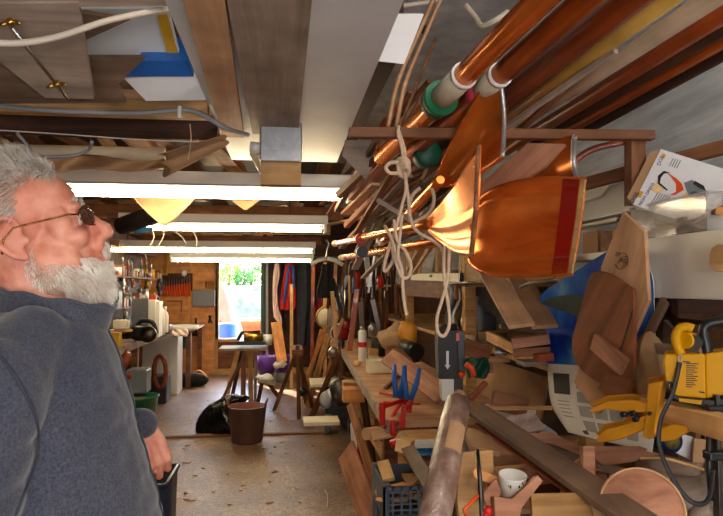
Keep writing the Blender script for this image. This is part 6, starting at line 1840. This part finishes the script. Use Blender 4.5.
# ---- clothes and things right of the window
def garment(name, label, cat, pts, Y, mat, depth=.12, parent=None, group=None, folds=5):
    """hanging cloth: outline points (l,r,y) rows"""
    rows = pts
    def f(u, v):
        k = v*(len(rows)-1); i = min(int(k), len(rows)-2); w = k-i
        l = rows[i][0]*(1-w)+rows[i+1][0]*w; r_ = rows[i][1]*(1-w)+rows[i+1][1]*w; y = rows[i][2]*(1-w)+rows[i+1][2]*w
        a = u*2*PI
        x = (l+r_)/2 - math.cos(a)*(r_-l)/2
        return PY(x, y, Y) + V((0, -math.sin(a)*depth*(1+.35*math.sin(a*folds)), 0))
    o = O(name, MB().grid(f, 40, 14), mat, parent)
    if parent is None: tag(o, label, cat, group)
    return o
plank('clothes_rail', 'dark rail carrying the hanging clothes right of the window', 'rail', PY(262, 258, 10.3), PY(392, 256, 10.3), .03, .03, 'dsteel')
plank('window_post', 'grey steel post right of the window frame', 'post', PY(267, 258, 10.2), PY(267, 372, 10.2), .04, .04, 'greyp', up=V((0, -1, 0)))
plank('window_post', 'dark green post at the right window edge', 'post', PY(263, 258, 10.8), PY(263, 340, 10.8), .05, .04, 'teal', up=V((0, -1, 0)))
garment('hanging_garment', 'narrow white garment hanging just right of the window', 'garment', [(275, 279, 263), (273, 280, 275), (272.5, 277, 290), (273, 278, 308), (274, 282, 318), (280, 282, 324)], 10.15, 'whitecloth', .06)
garment('hanging_garment', 'black garment between the white garment and the red jacket', 'garment', [(279, 284, 263), (276, 286, 280), (277, 283, 300), (278, 285, 318), (279, 288, 330)], 10.35, 'blackcloth', .08)
g = garment('hanging_jacket', 'red jacket with a blue stripe hanging right of the window', 'jacket', [(286, 292, 263), (284, 295, 272), (281, 296, 290), (280, 296, 309), (284, 292, 310)], 10.1, 'redcloth', .09)
O('blue_stripe', MB().tube([PY(289, 266, 9.98), PY(286, 285, 9.97), PY(284, 303, 9.97)], .022, 6), 'blue', g)
O('blue_stripe', MB().tube([PY(293, 266, 9.98), PY(294, 288, 9.97)], .022, 6), 'blue', g)
garment('hanging_coat', 'long dark blue-grey coat hanging beyond the red jacket', 'coat', [(298, 312, 262), (296, 314, 275), (295, 316, 300), (297, 313, 312), (298, 308, 345)], 10.2, 'darkcloth', .12)
garment('hanging_cloth', 'pinkish cloth hanging behind the long wooden poles', 'cloth', [(314, 322, 296), (314, 324, 308), (314, 322, 322)], 10.4, 'pinkc', .05)
for i, (x0, y0, x1, y1, Y, mt, lb) in enumerate([
    (291.5, 284, 291.5, 352, 9.4, 'pine', 'upright pine pole standing in front of the red jacket'),
    (313.5, 262, 312, 352, 9.2, 'mahog', 'upright reddish pole standing right of the dark coat'),
    (276, 322, 282, 362, 9.9, 'orange', 'orange-brown board leaning below the white garment'),
    (325, 262, 325, 345, 9.3, 'pine', 'thin upright pole behind the round drum'),
    (352, 262, 330, 330, 8.6, 'steel', 'slanting metal rod right of the hanging apron'),
    (345, 262, 338, 320, 8.9, 'brown', 'brown slanting stick beside the metal rod'),
    (336, 262, 333, 320, 9.0, 'tan', 'tan upright stick right of the apron'),
    ]):
    a_, b_ = PY(x0, y0, Y), PY(x1, y1, Y-.1)
    if i != 2: b_ = a_ + (b_-a_)*((a_.z-.01)/(a_.z-b_.z))
    plank('leaning_pole', lb, 'pole', a_, b_, .05 if i != 2 else .16, .03, mt, up=V((0, -1, 0)))
# apron on a coat hanger, nearer
t = T('coat_hanger', 'dark apron on a white coat hanger hung from the ceiling', 'apron', PY(327, 262, 6.6))
O('hanger_arm', MB().tube([PY(311, 264.5, 6.6), PY(318, 260.5, 6.6), PY(326, 258.5, 6.6)], .022, 8), 'white', t)
O('hanger_arm', MB().tube([PY(343, 265, 6.6), PY(336, 260.5, 6.6), PY(327, 258.5, 6.6)], .022, 8), 'white', t)
O('hook', MB().tube(smoothpts([PY(326.5, 258, 6.6), PY(327, 250, 6.6), PY(329, 244, 6.6), PY(326, 240, 6.6)], 4), .010, 6), 'steel', t)
garment('apron_cloth', '', '', [(322, 331, 264), (320, 333, 278), (317, 335, 288), (316, 336, 297), (318, 334, 298)], 6.6, 'blackcloth', .05, parent=t)
# round drum / banjo
t = T('banjo', 'banjo with a round cream skin leaning below the apron', 'banjo', PY(328, 317, 7.6))
c = PY(327.5, 317, 7.6); m = frame(V((1, 0, 0)), V((-.1, -1, .1)), c)
O('skin_head', MB().cyl(.128, -.03, .0, m, 30), 'cream', t)
O('rim', MB().tube([m @ V((.132*math.cos(a), .132*math.sin(a), -.005)) for a in [k*PI/15 for k in range(30)]], .012, 8, closed=True), 'brass', t)
O('neck', MB().tube([c+V((0, -.02, .10)), c+V((.01, 0, .55))], .016, 8), 'mahog', t)
O('string', MB().tube([c+V((.0, -.03, -.1)), c+V((.01, -.03, .5))], .004, 5), 'ink', t)
# red guitar body
t = T('red_guitar', 'dark red glossy guitar body standing below the banjo', 'guitar', PY(342, 333, 7.0))
c = PY(341, 333, 7.0)
O('guitar_body', MB().ball(c, (.11, .05, .10)).ball(c+V((.06, 0, .10)), (.075, .045, .075)), 'rededge', t)
O('body_edge', MB().tube([c+V((.12*math.cos(a), -.02, .11*math.sin(a))) for a in [k*PI/10 for k in range(20)]], .008, 6, closed=True), 'white', t)
# folding tables, trestles and ladder in the aisle
def leg(name, a, b, w, mat, t, th=.02, lb=None): return plank(name, lb, '', PY(*a), PY(*b), w, th, mat, up=V((0, -1, 0)), parent=t)
t = T('folding_workstand', 'folding work stand with a thin top holding a saw, near the window', 'work stand', PZ(243, 402, 0))
Yw = 8.1
A, Bv = PY(220, 347, Yw), PY(268, 349, Yw)
O('stand_top', MB().box((A+Bv)/2, ((Bv-A).length, .45, .03), bev=.004), 'greyb', t)
zg = 0
def gl_(px, Y): 
    p = PY(px, 400, Y); p.z = .0; return p
for (x0, x1, Y, w, mt) in ((238, 224, 7.95, .06, 'pine'), (242, 231, 8.3, .05, 'dark'), (244, 243, 7.95, .06, 'brown'), (250, 251, 8.2, .06, 'pine'), (256, 255, 8.25, .04, 'greyb')):
    plank('leg', None, '', PY(x0, 350, Y), gl_(x1, Y), w, .025, mt, up=V((0, -1, 0)), parent=t)
t = T('chop_saw', 'black and brass saw lying on the folding work stand', 'saw', PY(253, 345, Yw))
c = PY(252, 340, Yw)
O('saw_base', MB().box(c+V((0, 0, -.03)), (.36, .22, .05), bev=.01), 'black', t)
O('saw_motor', MB().tube([c+V((-.10, 0, .04)), c+V((.14, 0, .03))], [.065, .06], 14), 'brass', t)
O('saw_handle', MB().tube([c+V((-.18, 0, .0)), c+V((-.13, 0, .09)), c+V((.10, 0, .10))], .024, 8), 'black', t)
o = O('white_cup', MB().lathe([(0, 0), (.05, 0), (.06, .13), (0, .13)], TR(*PY(268, 345, Yw)), 16), 'white'); tag(o, 'white paper cup at the right end of the work stand', 'cup')
for i, (px, w, lb) in enumerate([(264, .15, 'left purple tub on the floor under the window'), (283, .16, 'right purple tub, its paper-filled rim torn')]):
    p = PZ(266 if i == 0 else 283, 381, 0); p.y = 9.9+.1*i; q = PY(266 if i == 0 else 283, 370, p.y)
    t = T('purple_tub', lb, 'tub', (q.x, p.y, .0))
    O('tub_body', MB().lathe([(0, .16), (.13, .16), (.16, .42), (.15, .42), (.12, .18), (0, .18)], TR(q.x, p.y, 0), 20), 'purple', t)
    O('tub_stand', MB().lathe([(0, 0), (.13, 0), (.12, .16), (0, .16)], TR(q.x, p.y, 0), 16), 'greyp', t)
o = O('paper_wad', voxel(MB().ball(PY(280, 364, 9.8), (.12, .08, .05)), .015, 1, lambda c: .04*noise.noise(c*12)), 'white'); tag(o, 'white crumpled paper on the right purple tub', 'paper')
o = O('paper_wad', voxel(MB().ball(PY(266, 378, 7.9), (.12, .08, .04)), .015, 1, lambda c: .04*noise.noise(c*12)), 'white'); tag(o, 'white crumpled paper on the low trestle', 'paper')
t = T('trestle_table', 'small low trestle with crossed legs, covered in scraps, before the purple tubs', 'trestle', PZ(272, 396, 0))
plank('table_top', None, '', PY(258, 380, 7.9), PY(276, 383, 7.9), .3, .025, 'greyb', parent=t)
plank('leg', None, '', PY(268, 382, 7.9), PZ(279, 398, 0), .05, .03, 'brown', up=V((0, -1, 0)), parent=t)
plank('leg', None, '', PY(262, 382, 7.9), PZ(258, 402, 0), .05, .03, 'brown', up=V((0, -1, 0)), parent=t)
t = T('trestle_stand', 'dark wooden trestle with splayed legs in the aisle', 'trestle', PZ(298, 414, 0))
for (a, b) in (((297, 350, 7.4), (274, 410.5)), ((296, 350, 7.3), (313, 409)), ((297.5, 345, 6.9), (299, 419)), ((300, 352, 7.6), (306, 404))):
    plank('leg', None, '', PY(*a), PZ(b[0], b[1], 0), .045, .03, 'brown', up=V((0, -1, 0)), parent=t)
O('top_bar', MB().box(PY(297, 350, 7.2), (.12, .6, .06)), 'brown', t)
O('clamp_knob', MB().ball(PY(303, 392, 7.2), (.06, .05, .05)), 'black', t)
t = T('easel_frame', 'tall bright wooden A-frame leaning at the end of the bench', 'frame', PZ(322, 410, 0))
for (a, b, w, mt) in (((326, 328, 7.2), (300, 396), .05, 'orange'), ((328, 336, 6.8), (308, 407), .07, 'pine'), ((336, 348, 6.3), (320, 403), .06, 'orange'), ((322, 330, 7.4), (304, 399), .05, 'pine')):
    plank('leg', None, '', PY(*a), PZ(b[0], b[1], 0), w, .03, mt, up=V((-.5, -1, 0)), parent=t)
t = T('crossed_stand', 'orange-brown crossed stand legs close to the bench end', 'stand', PZ(316, 424, 0))
for (a, b) in (((340, 352, 5.9), (308, 424)), ((330, 352, 6.2), (346, 398)), ((341, 348, 6.0), (345, 404))):
    plank('leg', None, '', PY(*a), PZ(b[0], b[1], 0), .05, .03, 'brown', up=V((-.5, -1, 0)), parent=t)
O('cross_pin', MB().ball(PY(333, 352, 6.1), .05), 'steel', t)
plank('leaning_pole', 'thin pale stick leaning across the red guitar', 'pole', PY(343, 318, 6.4), PY(329, 358, 6.4), .03, .02, 'tan', up=V((0, -1, 0)))
# planer / trolley beyond the bench end
t = T('tool_trolley', 'grey machine trolley with a wheel under the bench end', 'trolley', PZ(336, 428, 0))
c = PZ(338, 430, 0)
O('trolley_body', MB().box((c.x, c.y, .32), (.30, .4, .34), bev=.02), 'black', t)
O('trolley_plate', MB().box((c.x-.05, c.y, .50), (.50, .45, .03), bev=.004), 'cream', t)
O('wheel', MB().cyl(.11, -.03, .03, frame(V((0, 1, 0)), V((1, -.3, 0)), V((c.x-.12, c.y-.15, .11))), 22), 'greyp', t)
O('trolley_leg', MB().box((c.x+.12, c.y, .08), (.05, .4, .16)), 'black', t)
for i, (px, py, r, mt, lb) in enumerate([(330, 396, .05, 'steel', 'chrome pot on the trolley'), (340, 392, .10, 'dsteel', 'dark round machine head on the trolley'), (326, 400, .06, 'conduit', 'grey-blue cloth draped on the trolley')]):
    p = PY(px, py, 5.6); o = O('machine_part', MB().ball(p, (r, r, r*1.3)), mt); tag(o, lb, 'machine part')
# bin bag and bucket
p = PZ(226, 432, 0)
t = T('rubbish_bag', 'glossy black rubbish sack slumped on the floor behind the bucket', 'rubbish bag', p)
def bagf(u, v):
    a = u*2*PI; rr = .29*(math.sin(PI*min(1, .5*v+.5-.0*v))**.6)*(1+.12*math.sin(a*4+v*3)+.06*math.sin(a*9+v*7))
    if v > .75: rr *= 1-(v-.75)*2.2
    return V((p.x+rr*1.0*math.cos(a), p.y+.1+rr*math.sin(a)*.8, .005+.34*v+.02*math.sin(a*3)*v))
O('bag_body', MB().grid(bagf, 48, 20), 'bag', t)
O('bag_neck', voxel(MB().ball((p.x+.06, p.y+.1, .31), (.13, .10, .06)).ball((p.x+.16, p.y+.05, .33), (.07, .04, .04)), .012, 1, lambda c: .02*noise.noise(c*22)), 'bag', t)
p = PZ(246, 445.5, 0); p.y += .16
t = T('bucket', 'brown flexible rubber bucket with two loop handles on the floor', 'bucket', p)
M['bucketm'] = plain('brown_rubber', sr(92, 62, 52), .45, var=.1)
M['bucketi'] = plain('red_brown_rubber', sr(120, 60, 44), .4, var=.1)
O('bucket_body', MB().lathe([(0, .0), (.145, 0), (.15, .01), (.185, .33), (.19, .335), (.19, .345)], TR(p.x, p.y, 0), 32), 'bucketm', t)
O('bucket_lining', MB().lathe([(0, .02), (.14, .02), (.18, .345), (.19, .345)], TR(p.x, p.y, 0), 32), 'bucketi', t)
for s in (-1, 1): O('handle', MB().tube(smoothpts([V((p.x+s*.17, p.y-.06, .34)), V((p.x+s*.19, p.y-.04, .395)), V((p.x+s*.195, p.y+.03, .40)), V((p.x+s*.17, p.y+.06, .34))], 5), .011, 8), 'bucketi', t)
plank('aisle_stick', 'dark slanting stick resting on the rubbish sack', 'stick', PY(246, 352, 6.9), PY(222, 400, 6.5), .03, .025, 'dark', up=V((0, -1, 0)))
# shaving curls and scraps on the floor
o = O('wood_shaving', MB().grid(lambda u, v: PZ(324.5+3*math.sin(u*2.2), 491+17*u, .01) + V((0, 0, .02*math.sin(u*3)+.012*v)), 10, 2, thick=.003), 'whitemel'); tag(o, 'pale curved wood shaving lying on the floor in front', 'shaving')
for k in range(60):
    p = PZ(R(180, 345), R(395, 512), .006); a = R(0, 6)
    d = V((math.cos(a), math.sin(a), 0))*R(.008, .03)
    plank('floor_chip', 'small wood chip lying on the concrete floor', 'wood chip', p-d, p+d, R(.008, .02), .006, random.choice(['pine', 'tan', 'brown']), group='wood chips on the floor', bev=0)
# far right wall clutter between bench and rack (hanging tools)
for i, (px, py, Y, h, mt, lb) in enumerate([
    (355, 284, 7.4, 20, 'blue', 'blue-sleeved tool hanging by the strapped oar handles'), (358, 280, 7.3, 16, 'red', 'red tool beside the blue-sleeved one'),
    (352, 302, 7.2, 18, 'mahog', 'orange-red bottle-shaped tool hanging below the blue-sleeved one'), (368, 290, 6.8, 60, 'dark', 'long dark strap hanging past the oar handles'),
    (374, 300, 6.5, 40, 'black', 'black cable hank hanging over the bench'), (380, 282, 6.2, 12, 'red', 'small red pot hung above the bench'),
    (363, 318, 6.6, 40, 'greyd', 'grey stick leaning above the spray can'), (386, 310, 6.0, 40, 'mahog', 'dark reddish board end hanging above the bench'),
    (346, 310, 7.0, 40, 'steel', 'shiny clamp bar leaning right of the banjo'), (396, 300, 5.7, 30, 'brown', 'brown square post end above the shelf tools'),
    (373, 330, 5.6, 14, 'steel', 'steel can upright behind the spray can'), (341, 345, 6.2, 12, 'dsteel', 'dark clamp head at the end of the bench')]):
    a, b = PY(px, py-h/2, Y), PY(px+R(-2, 2), py+h/2, Y)
    if h < 25: o = O('hanging_tool', MB().tube([a, a*.7+b*.3, b], [.02, .035, .03], 10), mt)
    else: o = O('hanging_tool', MB().tube([a, b], .022, 6), mt)
    tag(o, lb, 'tool')
for k in range(56):
    px, py, Y = R(334, 404), R(262, 345), R(5.6, 9.2)
    a = PY(px, py, Y); 
    if a.x < .7 and a.z < .95: continue
    d = V((R(-.25, .25), R(-.3, .3), 1)).normalized()*R(.06, .32)
    plank('hanging_stick', 'thin tool or stick among those hung at the far right', 'stick', a-d, a+d, R(.015, .05), .015, random.choice(['brown', 'dark', 'pine', 'mahog', 'dsteel', 'black', 'steel', 'tan']), up=V((0, -1, 0)), group='sticks and tools hung at the far right', bev=0)
# ---------------------------------------------------------------- view
sc = bpy.context.scene
sc.view_settings.view_transform = 'Standard'
sc.view_settings.look = 'None'
sc.view_settings.gamma = 1
sc.view_settings.use_curve_mapping = False
sc.view_settings.exposure = .36
sc.cycles.max_bounces = 6
